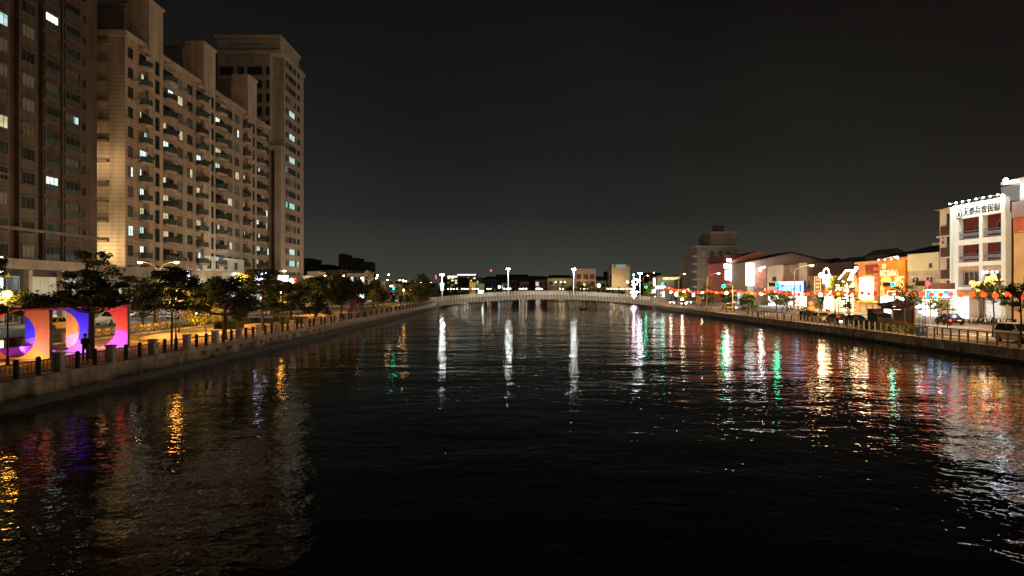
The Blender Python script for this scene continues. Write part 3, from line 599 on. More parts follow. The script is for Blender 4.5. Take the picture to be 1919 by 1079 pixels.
spot(-30.6, 46.4, GL + .25, -30.9, 47.8, GL + 1.3, 170, (1, .72, .55), 150); spot(-30.8, 51.5, GL + .25, -31.2, 53, GL + 1.4, 260, (.95, .8, 1), 150); spot(-30.6, 56.2, GL + .25, -31, 57.7, GL + 1.4, 190, (1, .8, .95), 150)
spot(-33.9, 51.5, GL + .25, -33.9, 53, GL + 1.3, 180, (.9, .75, 1), 150); spot(-33.9, 56.3, GL + .25, -33.9, 57.7, GL + 1.3, 180, (1, .8, .7), 150)
lamp(-31, 44.5, GL + 1.2, 160, (1, .45, .08), .2, 'floor_light'); lamp(-31.5, 50.6, GL + .8, 130, (1, .25, .8), .2, 'floor_light'); lamp(-31.5, 56, GL + .8, 110, (1, .35, .6), .2, 'floor_light')
# planter, bollard
t = thing('round_planter', 'dark round planter bowl with two small lights seen through the first round opening', 'planter', (-37, 55.5, GL)); MB().tube((-37, 55.5, GL + .2), (-37, 55.5, GL + .9), .7, 1.0, 16).tube((-37, 55.5, GL), (-37, 55.5, GL + .2), .4, .4, 10).build('bowl', PM('brown_bowl', (.10, .06, .03), .7, .2, 3), t)
for dx in (-1.0, 1.0): MB().tube((-37 + dx, 55, GL), (-37 + dx, 55, GL + .7), .16, .16, 8).build('bollard_light', EM('bollard_glow', (1, .85, .6), 1.5), t)
t = thing('bollard', 'short tan bollard seen through the blue framed opening', 'bollard', (-37.3, 61.5, GL)); MB().tube((-37.3, 61.5, GL), (-37.3, 61.5, GL + .85), .22, .22, 12).sph((-37.3, 61.5, GL + .85), .22, sc=(1, 1, .4)).build('body', PM('tan_stone_bollard', (.4, .3, .15), .7, .2, 3), t)
# ================================================================ TREES
def tree(x, y, gz, H, Wd, hb, label, style='layer', mat=LEAFD, n=1700, leafs=.17, lean=0, cat='tree', group=None, seed=None, tr=.16, name='quay_tree', forks=1):
    rr = random.Random(seed if seed is not None else int(abs(x) * 97 + y * 31))
    t = thing(name, label, cat, (x, y, gz), group=group)
    tk = MB(); top = Vector((x + lean, y, gz + hb + (H - hb) * .55)); base = Vector((x, y, gz))
    mid = base.lerp(top, .45) + Vector((rr.uniform(-.15, .15), 0, 0))
    tk.path([base, base + Vector((0, 0, .25)), mid], tr * 1.35, tr * .85, 7); tk.path([mid, top], tr * .8, tr * .35, 6)
    cl = []
    L = 4 if style == 'layer' else 1
    nb = 40 if style == 'layer' else 26
    for i in range(nb):
        a = 2 * math.pi * (i * .618) + rr.uniform(-.3, .3)
        if style == 'layer':
            f = rr.random() ** 1.2; rad = Wd / 2 * (1.0 - .6 * f ** 1.5) * rr.uniform(.1, 1.0) ** .6 * rr.choice((1, 1, .9, 1.12)); z = gz + hb + (H - hb) * f
            cl.append((Vector((x + lean * (.5 + f / 2) + math.cos(a) * rad, y + math.sin(a) * rad, z)), Wd * rr.uniform(.08, .18), rr.uniform(.3, .6)))
        elif style == 'ball':
            ph = rr.uniform(-1, 1); q = math.sqrt(1 - ph * ph) * rr.uniform(.5, .95); cl.append((Vector((x + lean + math.cos(a) * q * Wd * .36, y + math.sin(a) * q * Wd * .36, gz + (H + hb) / 2 + ph * (H - hb) * .33)), Wd * .2, .8))
        else:
            f = rr.uniform(.05, 1); q = rr.uniform(.2, 1) * math.sqrt(max(.1, 1 - (2 * f - .9) ** 2 * .8)); cl.append((Vector((x + lean + math.cos(a) * q * Wd * .38, y + math.sin(a) * q * Wd * .38, gz + hb + (H - hb) * f * .92)), Wd * rr.uniform(.13, .2), .62))
    for i, (c, r, fl) in enumerate(cl):
        if style == 'ball' and i % 3: continue
        s0 = base.lerp(top, min(.98, max(.38, (c.z - gz - .6) / max(.1, top.z - gz)))); s0.x += 0
        m_ = s0.lerp(c, .55) + Vector((0, 0, -.12 * (c - s0).length)); tk.path([s0, m_, c], tr * .34, tr * .1, 4)
    tk.build('trunk', BARK, t)
    cr = MB(); per = max(20, int(n * 1.5) // len(cl))
    for c, r, fl in cl:
        for _ in range(per):
            v = Vector((rr.gauss(0, 1), rr.gauss(0, 1), rr.gauss(0, 1))).normalized() * r * rr.random() ** .45 * rr.choice((1, 1, 1, 1.25))
            leaf(cr, c.x + v.x, c.y + v.y, c.z + v.z * fl, leafs * rr.uniform(.6, 1.2), rr)
    cr.build('crown', mat, t); return t
def tpx(px, D, pyt, pyb, wpx, label, **k):
    gz = GL if px < 960 else GR; x = LX(px, D)
    return tree(x, D, gz, ZZ(pyt, D) - gz, wpx / F * D, max(.3, ZZ(pyb, D) - gz), label, **k)
tpx(171, 48, 476, 572, 132, 'big layered tree in front of the pergola beside the standing person', n=3800, leafs=.13, tr=.2)
tpx(-28, 43, 478, 600, 120, 'leafy branches hanging in from beyond the left edge of the picture', n=2600, leafs=.13)
tpx(268, 78, 565, 592, 43, 'small bare-stemmed tree on the lawn, left of its twin trunk', n=700, leafs=.12, tr=.12)
tpx(292, 78, 518, 578, 132, 'wide spreading tree on the lawn right of the pergola', n=3200, leafs=.17, tr=.16)
tpx(322, 58, 503, 577, 117, 'layered tree with thin trunk at the quay fence below the double arm lamp', n=3400, leafs=.14, tr=.09)
tpx(336, 75, 516, 580, 84, 'slim layered tree right beside the thin-trunked quay tree', n=2200, leafs=.15, tr=.1)
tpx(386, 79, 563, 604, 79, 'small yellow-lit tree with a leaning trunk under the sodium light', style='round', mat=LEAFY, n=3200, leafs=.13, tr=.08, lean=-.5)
tpx(421, 66, 522, 578, 127, 'dark tree with thick straight trunk right of the yellow-lit tree', n=3600, leafs=.16, tr=.2)
tpx(447, 75, 559, 603, 40, 'round clipped dark bush-like tree beside the white shopfront sign', style='ball', n=3000, leafs=.12, tr=.08)
tpx(493, 80, 503, 576, 93, 'tall layered tree standing in front of the ball of blue lights', n=3000, leafs=.16, tr=.17)
tpx(547, 88, 526, 585, 86, 'low branching tree beside the orange globe lamp', n=2400, leafs=.17, tr=.17)
tpx(520, 98, 552, 580, 72, 'low flat-topped tree behind the fence left of the globe lamp post', n=1500, leafs=.18, tr=.12)
tpx(592, 100, 520, 574, 84, 'broad round tree under the green topped sign', style='round', n=3600, leafs=.2, tr=.17)
tpx(596, 92, 568, 588, 50, 'small forked tree on the orange lit mound', n=900, leafs=.14, tr=.1)
tpx(640, 112, 517, 570, 78, 'broad round dark tree in the middle of the left bank trees', style='round', n=3600, leafs=.22, tr=.18)
tpx(668, 128, 525, 566, 56, 'dark round tree just left of the play shelter lamp', style='round', n=2600, leafs=.22, tr=.16)
tpx(612, 135, 519, 560, 90, 'tree mass behind the broad round trees, under the lamp lights', style='round', n=2600, leafs=.26, tr=.16)
tpx(700, 165, 527, 560, 44, 'tree behind the sodium lamp below the gabled house', style='round', n=1700, leafs=.28, tr=.16)
tpx(709, 148, 541, 566, 46, 'dark ball-crowned tree in front of the red tail lights', style='ball', n=2400, leafs=.22, tr=.12)
tpx(708, 150, 522, 545, 18, 'narrow dark treetop sticking up between the green signals', style='ball', n=500, leafs=.2, tr=.1)
for i, px in enumerate((738, 752, 764, 770)): tpx(px, 170 + i * 14, 552, 566, 12, ['thin young tree', 'second thin young tree', 'third thin young tree', 'last thin young tree'][i] + ' by the fence before the bridge, counted from the left', n=260, leafs=.18, tr=.06, style='round')
tpx(792, 212, 514, 566, 54, 'big dark tree at the left end of the footbridge', style='round', n=3600, leafs=.32, tr=.25)
tpx(815, 238, 530, 562, 30, 'dark tree behind the leftmost bridge lamp', style='round', n=1600, leafs=.34, tr=.2)
tpx(770, 222, 528, 562, 30, 'dark tree left of the big tree at the bridge end', style='round', n=1500, leafs=.3, tr=.2)
for i, (px, D, a, b_, w_) in enumerate(((470, 92, 585, 606, 60), (500, 92, 588, 606, 50), (545, 97, 582, 600, 60), (430, 84, 594, 612, 50))):
    x = LX(px, D); t = thing('clipped_hedge', ['clipped hedge behind the fence below the blue light ball', 'clipped hedge right of the first one', 'long clipped hedge near the globe lamp', 'clipped hedge beside the thick trunk'][i], 'hedge', (x, D, GL)); h = MB(); rr = random.Random(i); hw = w_ / 2 / F * D
    h.box((x - hw, D - .5, GL), (x + hw, D + .5, GL + .85), 0)
    for _ in range(1500): leaf(h, x + rr.uniform(-hw, hw), D - .5 + rr.uniform(-.08, .1), GL + rr.uniform(.05, .95), .09, rr)
    h.build('foliage', LEAFD, t)
for px, D, a, b_, w_, l_ in ((232, 92, 520, 578, 70, 'background tree right behind the pergola roof end'), (360, 98, 522, 575, 80, 'background tree below the tall white and turquoise sign'), (405, 104, 520, 572, 76, 'background tree under the green signal beside the turquoise sign'), (462, 108, 528, 570, 66, 'background tree under the yellow square sign'), (515, 118, 526, 566, 60, 'background tree under the pink lettered sign'), (572, 124, 524, 566, 66, 'background tree right of the red box sign')): tpx(px, D, a, b_, w_, l_, n=2400, leafs=.2, tr=.15)
# layered right bank trees
tpx(1861, 74, 527, 558, 76, 'thin-trunked layered tree in front of the pale hotel, lit from behind', n=1300, leafs=.14, tr=.09, mat=LEAFM)
tpx(1912, 62, 530, 572, 62, 'layered tree cut by the right edge beside the silver car', n=1200, leafs=.12, tr=.09, mat=LEAFM)
tpx(1757, 78, 556, 580, 50, 'small two-tier tree in front of the blue screen sign', n=700, leafs=.12, tr=.05, mat=LEAFM)
tpx(1697, 84, 530, 567, 66, 'dark layered tree behind the small shrine-roofed booth', n=900, leafs=.14, tr=.1)
tpx(1588, 88, 565, 577, 26, 'thin sapling between the parked cars and the fairy-light house', n=500, leafs=.1, tr=.04)
tpx(1403, 142, 549, 582, 42, 'bushy green tree by the railing under the pink building', style='round', n=2400, leafs=.2, tr=.13, mat=LEAFM)
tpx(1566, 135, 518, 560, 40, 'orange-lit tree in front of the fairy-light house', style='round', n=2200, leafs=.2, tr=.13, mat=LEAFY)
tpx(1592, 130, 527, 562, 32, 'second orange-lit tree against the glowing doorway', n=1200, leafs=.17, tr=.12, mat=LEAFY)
tpx(1536, 140, 548, 574, 22, 'small green tree left of the white globe lamp', style='round', n=900, leafs=.17, tr=.07, mat=LEAFM)
tpx(1455, 150, 545, 570, 50, 'flat green tree under the lantern string left of the blue sign', n=1500, leafs=.19, tr=.12, mat=LEAFM)
tpx(1475, 156, 546, 570, 42, 'green tree partly over the blue lit sign', n=1300, leafs=.19, tr=.12, mat=LEAFM)
tpx(1366, 170, 535, 566, 46, 'dark green tree before the white signs of the pink building', style='round', n=1900, leafs=.24, tr=.14, mat=LEAFM)
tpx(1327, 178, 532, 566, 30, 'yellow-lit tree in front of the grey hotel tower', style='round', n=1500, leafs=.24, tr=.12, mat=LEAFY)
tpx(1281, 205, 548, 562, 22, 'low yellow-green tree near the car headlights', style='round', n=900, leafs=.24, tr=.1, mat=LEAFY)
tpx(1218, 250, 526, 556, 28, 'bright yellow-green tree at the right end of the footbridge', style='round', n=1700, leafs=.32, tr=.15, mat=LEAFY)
for i, (px, D, a, b_, w_, st) in enumerate(((1190, 420, 516, 545, 26, 'round'), (1098, 450, 531, 549, 40, 'round'), (1070, 450, 538, 549, 26, 'round'), (925, 460, 540, 550, 14, 'round'), (868, 465, 538, 552, 30, 'round'), (840, 470, 530, 552, 40, 'round'), (1160, 450, 540, 552, 30, 'round'))):
    tpx(px, 484 + i, a, b_, w_, ['tree leaning out in front of the tall cream building', 'tree below the white grid-front building', 'small tree right of the third bridge lamp', 'small tree before the bluish sign on the far bank', 'dark tree before the yellow arched building', 'dark tree in front of the lit hotel on the far left', 'pale lit tree at the foot of the cream building'][i], style='round', n=900, leafs=.7, tr=.3, mat=LEAFM if i in (0, 1, 6) else LEAFD, group='far bank trees')
# ================================================================ VEHICLES
HEADL = EM('headlight', (.95, .97, 1), 25); TAIL = EM('tail_light', (1, .03, .02), 3); HLOFF = PM('headlight_off', (.5, .52, .55), .15, .1, 3); TAILOFF = PM('tail_light_off', (.35, .02, .02), .25, .1, 3)
CARGL = GLASS('car_glass', (.012, .014, .016), .06); PLATE = PM('number_plate', (.7, .7, .68), .5, .05, 3)
def car(kind, paint, on=False, name='car', W_=1.8):
    L_, H_ = {'sedan': (4.6, 1.45), 'suv': (4.7, 1.75), 'van': (4.9, 1.95), 'hatch': (4.1, 1.5)}[kind]; h = W_ / 2; l = L_ / 2; zb = .24; bel = {'sedan': .92, 'suv': 1.08, 'van': 1.12, 'hatch': .95}[kind]
    t = thing(name, '', 'car'); 
    hood = bel - .06; nose = bel - .28
    S = [(-l, zb + .15, bel - .22, h * .86), (-l + .12, zb, bel - .04, h * .95), (-l + .7, zb - .02, bel, h), (0, zb - .04, bel, h), (l - 1.3, zb - .02, bel - .02, h), (l - .75, zb - .02, hood, h * .99), (l - .15, zb, nose, h * .93), (l, zb + .12, nose - .16, h * .84)]
    rings = []
    for y, a, b_, w_ in S: rings.append([(-w_ * .93, y, a), (-w_, y, a + .16), (-w_, y, b_ - .16), (-w_ * .93, y, b_ - .03), (-w_ * .7, y, b_), (w_ * .7, y, b_), (w_ * .93, y, b_ - .03), (w_, y, b_ - .16), (w_, y, a + .16), (w_ * .93, y, a)])
    body = MB().loft(rings).build('body', paint, t, smooth=False)
    c0, c1 = {'sedan': (-l + .75, l - 1.25), 'suv': (-l + .12, l - 1.35), 'van': (-l + .08, l - .75), 'hatch': (-l + .2, l - 1.1)}[kind]
    r0, r1 = {'sedan': (c0 + .75, c1 - .95), 'suv': (c0 + .3, c1 - .75), 'van': (c0 + .12, c1 - .7), 'hatch': (c0 + .4, c1 - .85)}[kind]
    wb, wt = h * .93, h * .74
    def rg(y, z, w_): return [(-w_, y, z), (w_, y, z)]
    A_ = [(-wb, c0, bel - .02), (wb, c0, bel - .02), (wb, c1, bel - .02), (-wb, c1, bel - .02)]; T_ = [(-wt, r0, H_ - .06), (wt, r0, H_ - .06), (wt, r1, H_ - .06), (-wt, r1, H_ - .06)]
    MB().loft([A_, T_]).build('window', CARGL, t)
    rf = MB().loft([T_, [(x * .9, y * .94, H_) for x, y, z in T_]])
    for a, b_ in zip(A_, T_): rf.tube(a, b_, .045, n=4)
    for s in (-1, 1): rf.tube((s * (wb + wt) / 2 * 1.03, (c0 + c1) / 2 - .1, bel), (s * wt, (c0 + c1) / 2 - .1, H_ - .05), .045, n=4)
    rf.build('roof', paint, t)
    for s in (-1, 1):
        for y in (-l + .85, l - .85):
            w_ = MB().tube((s * (h - .2), y, .33), (s * (h + .015), y, .33), .33, .33, 16); wh = w_.build('wheel', RUB, t)
            MB().tube((s * (h + .0), y, .33), (s * (h + .03), y, .33), .2, .19, 10).build('rim', CHROME, wh)
        MB().box((s * (h * .55), l - .1, nose - .30), (s * (h * .9), l + .01, nose - .12)).build('headlight', HEADL if on else HLOFF, t)
        MB().box((s * (h * .6), -l - .01, bel - .38), (s * (h * .9), -l + .12, bel - .16)).build('tail_light', TAIL if on else TAILOFF, t)
        MB().box((s * (h + .02), c1 - .25, bel - .02), (s * (h + .2), c1 - .12, bel + .13)).build('mirror', paint, t)
    if name == 'taxi': MB().box((-.3, -.1, H_ + .01), (.3, .1, H_ + .16)).build('roof_sign', EM('taxi_sign', (1, .8, .3), 1), t)
    MB().box((-.26, -l - .03, .5), (.26, -l + .05, .66)).build('number_plate', PLATE, t); MB().box((-.26, l - .1, .42), (.26, l + .03, .56)).build('number_plate', PLATE, t)
    return t
P_W = PM('white_car_paint', (.72, .72, .70), .3, .03, 2); P_Y = PM('taxi_yellow', (.75, .52, .12), .3, .03, 2); P_K = PM('black_car_paint', (.012, .012, .014), .2, .1, 2); P_S = PM('silver_car_paint', (.45, .43, .38), .3, .04, 2, metal=.3); P_T = PM('beige_car_paint', (.34, .27, .18), .3, .05, 2)
def park(o, x, y, gz, front, label, group=None): # front: +1 away from the camera, -1 towards it
    o.location = (x, y, gz + .006); o.rotation_euler = (0, 0, 0 if front > 0 else math.pi); o['label'] = label
    if group: o['group'] = group
    return o
park(car('sedan', P_Y, True, 'taxi'), -50.5, 81.5, GL, -1, 'pale yellow taxi driving past, seen through the blue framed opening')
park(car('suv', P_W, False), -51, 94, GL, -1, 'white car with lit nose seen through the red framed opening')
park(car('van', P_W, False, 'van'), -47.8, 65.5, GL, 1, 'white van parked across the lane seen through the leftmost opening')
park(car('van', P_W, False, 'van'), -51.5, 114, GL, 1, 'white van stopped behind the twin lawn trees')
park(car('suv', P_W, True), -50.5, 122, GL, -1, 'white car with bright headlights beside the yellow-lit tree')
park(car('sedan', P_S, False), -53.5, 137, GL, -1, 'silver sedan by the white shopfront sign')
park(car('hatch', P_W, False), -43, 128, GL, 1, 'pale hatchback seen under the low branching tree')
park(car('sedan', P_W, False), -42, 137, GL, -1, 'white sedan beyond the orange mound')
park(car('sedan', P_S, True), -43, 215, GL, 1, 'left one of the cars with red tail lights below the ball-crowned tree')
park(car('sedan', P_W, True), -46.5, 240, GL, 1, 'right one of the cars with red tail lights below the ball-crowned tree')
park(car('hatch', P_W, False), -38.7, 250, GL, 1, 'small pale car on the road before the bridge end')
park(car('van', P_W, False, 'van'), -28.5, 262, GL, 1, 'white van just left of the leftmost bridge lamp')
# right bank
park(car('sedan', P_K, False), 60.0, 101.5, GR, 1, 'black sedan parked before the scooters in front of the hotel')
park(car('suv', PM('pearl_car_paint', (.62, .58, .50), .35, .03, 2), False), 45.6, 66.5, GR, -1, 'silver estate car at the right edge behind the railing')
park(car('hatch', P_K, False), 44.9, 112, GR, -1, 'dark parked car with tan hood, leftmost of the row behind the railing')
park(car('hatch', P_T, False), 44.9, 107, GR, -1, 'beige parked car squeezed between two dark ones')
c_ = park(car('sedan', P_K, True), 45.0, 102.0, GR, -1, 'dark parked car with headlights on')
park(car('sedan', P_K, False), 45.0, 96.7, GR, -1, 'dark parked car with beige hood beside the black lorry box')
park(car('sedan', PM('gold_taxi', (.6, .36, .08), .3, .05, 2), False, 'taxi'), 49, 168, GR, -1, 'golden yellow taxi parked by the railing')
park(car('sedan', P_S, True), 52, 176, GR, -1, 'car with violet tinted headlights left of the golden taxi')
for i, (x, y) in enumerate(((51, 222), (54.5, 236), (51, 238), (54.5, 258), (51, 262), (58, 245))): park(car('sedan', P_W if i % 2 else P_S, True), x, y, GR, -1, ['nearest', 'second', 'third', 'fourth', 'fifth', 'outer lane'][i] + ' oncoming car in the glare of headlights past the bridge', 'oncoming cars with dazzling headlights')
for x, y in ((51, 218), (54.5, 232), (51, 234), (54.5, 254)): spot(x, y, GR + .7, x - 1.2, y - 14, GR + .1, 900, (.95, .97, 1), 70)
spot(44.6, 99.5, GR + .65, 44.2, 90, GR, 150, (.95, .97, 1), 70); spot(-50.5, 119, GL + .7, -50, 106, GL, 200, (.95, .97, 1), 70)
# lorry box
t = thing('box_lorry', 'dark box lorry parked between the last dark car and the booth', 'lorry', (44.6, 91, GR))
b = MB(); b.box((44.2, 90.6, GR + .75), (45.6, 92.0, GR + 2.4)); b.build('cargo_box', PM('lorry_grey', (.05, .055, .055), .6, .2, 1), t); b = MB(); b.loft([[(43.7, 88.4, GR + .5), (45.5, 88.4, GR + .5), (45.5, 89.9, GR + .5), (43.7, 89.9, GR + .5)], [(43.7, 88.4, GR + 1.2), (45.5, 88.4, GR + 1.2), (45.5, 89.9, GR + 1.3), (43.7, 89.9, GR + 1.3)], [(43.8, 88.8, GR + 1.9), (45.4, 88.8, GR + 1.9), (45.4, 89.9, GR + 2.0), (43.8, 89.9, GR + 2.0)]]); b.build('cab', PM('lorry_cab', (.06, .05, .045), .4, .1, 2), t)
MB().box((43.85, 88.55, GR + 1.25), (45.35, 88.63, GR + 1.8)).build('windscreen', CARGL, t)
for sx_ in (43.7, 45.5):
    for yy in (89.1, 91.4): MB().tube((sx_ - .1, yy, GR + .37), (sx_ + .1, yy, GR + .37), .37, .37, 14).build('wheel', RUB, t)
MB().box((43.65, 89.0, GR + .5), (45.55, 91.9, GR + .74)).build('chassis', DARKM, t)
# scooters
def scooter(paint):
    t = thing('scooter', '', 'scooter')
    b = MB(); b.loft([[(-.13, -.75, .55), (.13, -.75, .55), (.1, -.75, .75), (-.1, -.75, .75)], [(-.2, -.35, .3), (.2, -.35, .3), (.16, -.35, .78), (-.16, -.35, .78)], [(-.17, 0, .25), (.17, 0, .25), (.15, 0, .35), (-.15, 0, .35)], [(-.17, .35, .25), (.17, .35, .25), (.16, .35, .4), (-.16, .35, .4)], [(-.2, .5, .35), (.2, .5, .35), (.14, .42, .95), (-.14, .42, .95)]]); b.build('body', paint, t)
    for y in (-.55, .62): w = MB().ring((0, y, .24), .19, .055, 'x', 12).build('wheel', RUB, t); MB().tube((-.03, y, .24), (.03, y, .24), .1, .1, 8).build('rim', CHROME, w)
    MB().box((-.14, -.75, .78), (.14, -.05, .88)).build('seat', RUB, t); MB().tube((-.32, .38, 1.02), (.32, .38, 1.02), .03).tube((0, .6, .3), (0, .38, 1.02), .035).build('handlebar', DARKM, t)
    for s in (-1, 1): MB().tube((s * .28, .38, 1.02), (s * .34, .42, 1.22), .012, n=4).box((s * .30, .40, 1.2), (s * .42, .42, 1.3)).build('mirror', DARKM, t)
    MB().box((-.1, .5, .8), (.1, .56, .95)).build('headlight', HLOFF, t); return t
scp = [Proto(scooter(P_W)), Proto(scooter(P_S)), Proto(scooter(P_K))]
rs = random.Random(9)
for i in range(9): scp[i % 3].put((65.0 + rs.uniform(-.2, .2), 104 - i * .95, GR + .006), R(90 + rs.uniform(-12, 12)), ['farthest', 'second', 'third', 'fourth', 'fifth', 'sixth', 'seventh', 'eighth', 'nearest'][i] + ' scooter of the row in front of the hotel, counted from the black car', group='scooters parked before the hotel')
for i in range(8): scp[(i + 1) % 3].put((65.2, 176 - i * 1.5, GR + .006), R(95 + rs.uniform(-15, 15)), ['farthest', 'second farthest', 'third', 'fourth', 'fifth', 'sixth', 'second nearest', 'nearest'][i] + ' scooter parked below the blue lit shop sign', group='scooters parked below the blue sign')
for i, (x, y, l_) in enumerate(((60, 150, 'moving scooter with a large red tail light'), (61.5, 144, 'second moving scooter with red tail light'), (57, 97, 'scooter with starry red tail light beside the booth'))):
    s = scp[2].put((x, y, GR + .006), 0, l_); MB().sph((x, y - .82, GR + .75), .13 if i else .2, nu=8, nv=5).build('tail_light', EM('tail_bright', (1, .02, .01), 14), s)
rd = thing('person', 'rider in dark jacket sitting on the scooter beside the booth', 'person', (57, 97, GR))
# generic skinned figure
def figure(pose, gz, x, y, rz, cloth, label, scale=1.0, obj=None):
    V, E_, RD = pose; me = bpy.data.meshes.new('body'); me.from_pydata(V, E_, []); ob = bpy.data.objects.new('body', me); COL.objects.link(ob)
    sk = ob.modifiers.new('skin', 'SKIN'); ss = ob.modifiers.new('sub', 'SUBSURF'); ss.levels = ss.render_levels = 1
    for i, r in enumerate(RD): ob.data.skin_vertices[0].data[i].radius = (r if isinstance(r, tuple) else (r, r))
    ob.data.skin_vertices[0].data[0].use_root = True
    bpy.context.view_layer.update(); m2 = bpy.data.meshes.new_from_object(ob.evaluated_get(bpy.context.evaluated_depsgraph_get()))
    bpy.data.objects.remove(ob); t = obj or thing('person', label, 'person', (x, y, gz), rz); m2.materials.clear()
    for mm in cloth: m2.materials.append(mm)
    for p in m2.polygons:
        c = p.center; p.use_smooth = True
        p.material_index = 0 if (c.z > 1.48 * 1) else (2 if c.z < .92 else 1)
        if c.z < .08: p.material_index = 3
    ob = bpy.data.objects.new('body', m2); COL.objects.link(ob); ob.parent = t
    return t
SKIN = PM('skin', (.35, .2, .13), .6, .1, 5); DKC = PM('dark_jacket', (.02, .022, .03), .8, .3, 6); DKT = PM('dark_trousers', (.018, .018, .02), .85, .3, 6); SHOE = PM('dark_shoe', (.02, .02, .02), .6, .1, 6); HAIR = PM('black_hair', (.01, .009, .008), .6, .3, 20)
# standing at the fence, seen from the back three quarters, both forearms raised to a phone
V = [(0, 0, .95), (0, 0, 1.1), (0, 0, 1.3), (0, .0, 1.43), (0, .03, 1.52), (0, .06, 1.6), (0, .06, 1.7),
     (-.18, 0, 1.40), (-.215, .03, 1.14), (-.10, .27, 1.12), (-.05, .34, 1.16), (.18, 0, 1.40), (.215, .04, 1.14), (.10, .28, 1.14), (.05, .35, 1.17),
     (-.10, 0, .9), (-.11, .03, .5), (-.12, -.02, .1), (-.13, .14, .04), (.10, 0, .9), (.12, .05, .5), (.14, 0, .1), (.15, .16, .04)]
E_ = [(0, 1), (1, 2), (2, 3), (3, 4), (4, 5), (5, 6), (3, 7), (7, 8), (8, 9), (9, 10), (3, 11), (11, 12), (12, 13), (13, 14), (0, 15), (15, 16), (16, 17), (17, 18), (0, 19), (19, 20), (20, 21), (21, 22)]
RD = [(.16, .12), (.16, .12), (.19, .12), (.13, .09), .055, .095, .085, .075, .05, .04, .035, .075, .05, .04, .035, .09, .065, .045, .04, .09, .065, .045, .04]
pp = figure((V, E_, RD), GL + .005, -26.5, 45.9, R(20), [SKIN, DKC, DKT, SHOE], 'person in dark clothes standing with back to the water between two fence pillars, looking down')
MB().sph((0, .045, 1.68), .112, nu=10, nv=7, sc=(1, 1.05, 1)).build('hair', HAIR, pp, local=True, smooth=True)
for s in (-1, 1):
    hb = MB()
    for f in range(5): hb.path([(s * (.05 - .012 * f), .34 + (.01 if f else -.01), 1.16 + .012 * f), (s * (.03 - .008 * f), .385 - .008 * f, 1.17 + .015 * f), (s * .015, .39, 1.18 + .016 * f)], .0095, .008, 5)
    hb.build('fingers', SKIN, pp, local=True)
MB().box((-.035, .385, 1.13), (.035, .395, 1.28)).build('phone', DARKM, pp, local=True)
# rider
V2 = [(0, -.3, .92), (0, -.27, 1.1), (0, -.2, 1.3), (0, -.17, 1.42), (0, -.12, 1.52), (0, -.10, 1.6), (0, -.08, 1.72), (-.19, -.17, 1.38), (-.26, .1, 1.2), (-.27, .35, 1.06), (.19, -.17, 1.38), (.26, .1, 1.2), (.27, .35, 1.06), (-.12, -.25, .9), (-.16, .2, .85), (-.16, .2, .42), (.12, -.25, .9), (.16, .2, .85), (.16, .2, .42)]
E2 = [(0, 1), (1, 2), (2, 3), (3, 4), (4, 5), (5, 6), (3, 7), (7, 8), (8, 9), (3, 10), (10, 11), (11, 12), (0, 13), (13, 14), (14, 15), (0, 16), (16, 17), (17, 18)]
R2 = [(.15, .12), (.15, .11), (.17, .11), (.12, .09), .06, .11, .1, .07, .05, .04, .07, .05, .04, .09, .07, .05, .09, .07, .05]
figure((V2, E2, R2), GR, 57, 97, 0, [PM('helmet', (.5, .1, .1), .3, .1, 3), DKC, DKT, SHOE], '', obj=rd)
# yellow share bicycles
def bicycle():
    t = thing('share_bicycle', '', 'bicycle'); YL = PM('bike_yellow', (.8, .45, .03), .4, .05, 3)
    for y in (-.52, .52):
        w = MB().ring((0, y, .33), .31, .022, 'x', 16)
        for k in range(8): a = k * math.pi / 4; w.tube((0, y, .33), (0, y + .3 * math.cos(a), .33 + .3 * math.sin(a)), .005, n=3)
        w.build('wheel', PM('pale_tyre', (.35, .33, .28), .7, .1, 4), t)
    f = MB(); f.path([(0, -.52, .33), (0, -.1, .3), (0, .36, .75), (0, .34, .95)], .026, n=5).path([(0, -.1, .3), (0, -.22, .85)], .022, n=5).path([(0, -.52, .33), (0, -.18, .66)], .016, n=5).path([(0, .52, .33), (0, .38, .8)], .022, n=5); f.build('frame', WHITEM, t)
    MB().loft([[(-.05, -.85, .62), (.05, -.85, .62), (.05, -.2, .70), (-.05, -.2, .70)], [(-.06, -.8, .70), (.06, -.8, .70), (.06, -.25, .74), (-.06, -.25, .74)]]).build('mudguard', YL, t)
    MB().box((-.17, .4, .68), (.17, .72, .94)).build('basket', YL, t); MB().box((-.08, -.34, .86), (.08, -.1, .92)).build('saddle', RUB, t); MB().tube((-.28, .3, 1.02), (.28, .3, 1.02), .018).tube((0, .34, .9), (0, .3, 1.02), .018).build('handlebar', DARKM, t)
    return t
bp = Proto(bicycle())
for i in range(12): 
    y = 63.5 + i * 1.55; bp.put((-37.9 + .0 * i, y + 0, GL + .006), R(-52 + (i % 3) * 5), ['nearest', 'second', 'third', 'fourth', 'fifth', 'sixth', 'seventh', 'eighth', 'ninth', 'tenth', 'eleventh', 'farthest'][i] + ' yellow share bicycle in the kerbside row behind the pergola', group='yellow share bicycles along the kerb')
hd = MB().box((-39.0, 62, GL), (-38.8, 96, GL + .55)); tag(hd.build('low_hedge', LEAFD), 'low dark clipped hedge line between bicycles and the left road', 'hedge')
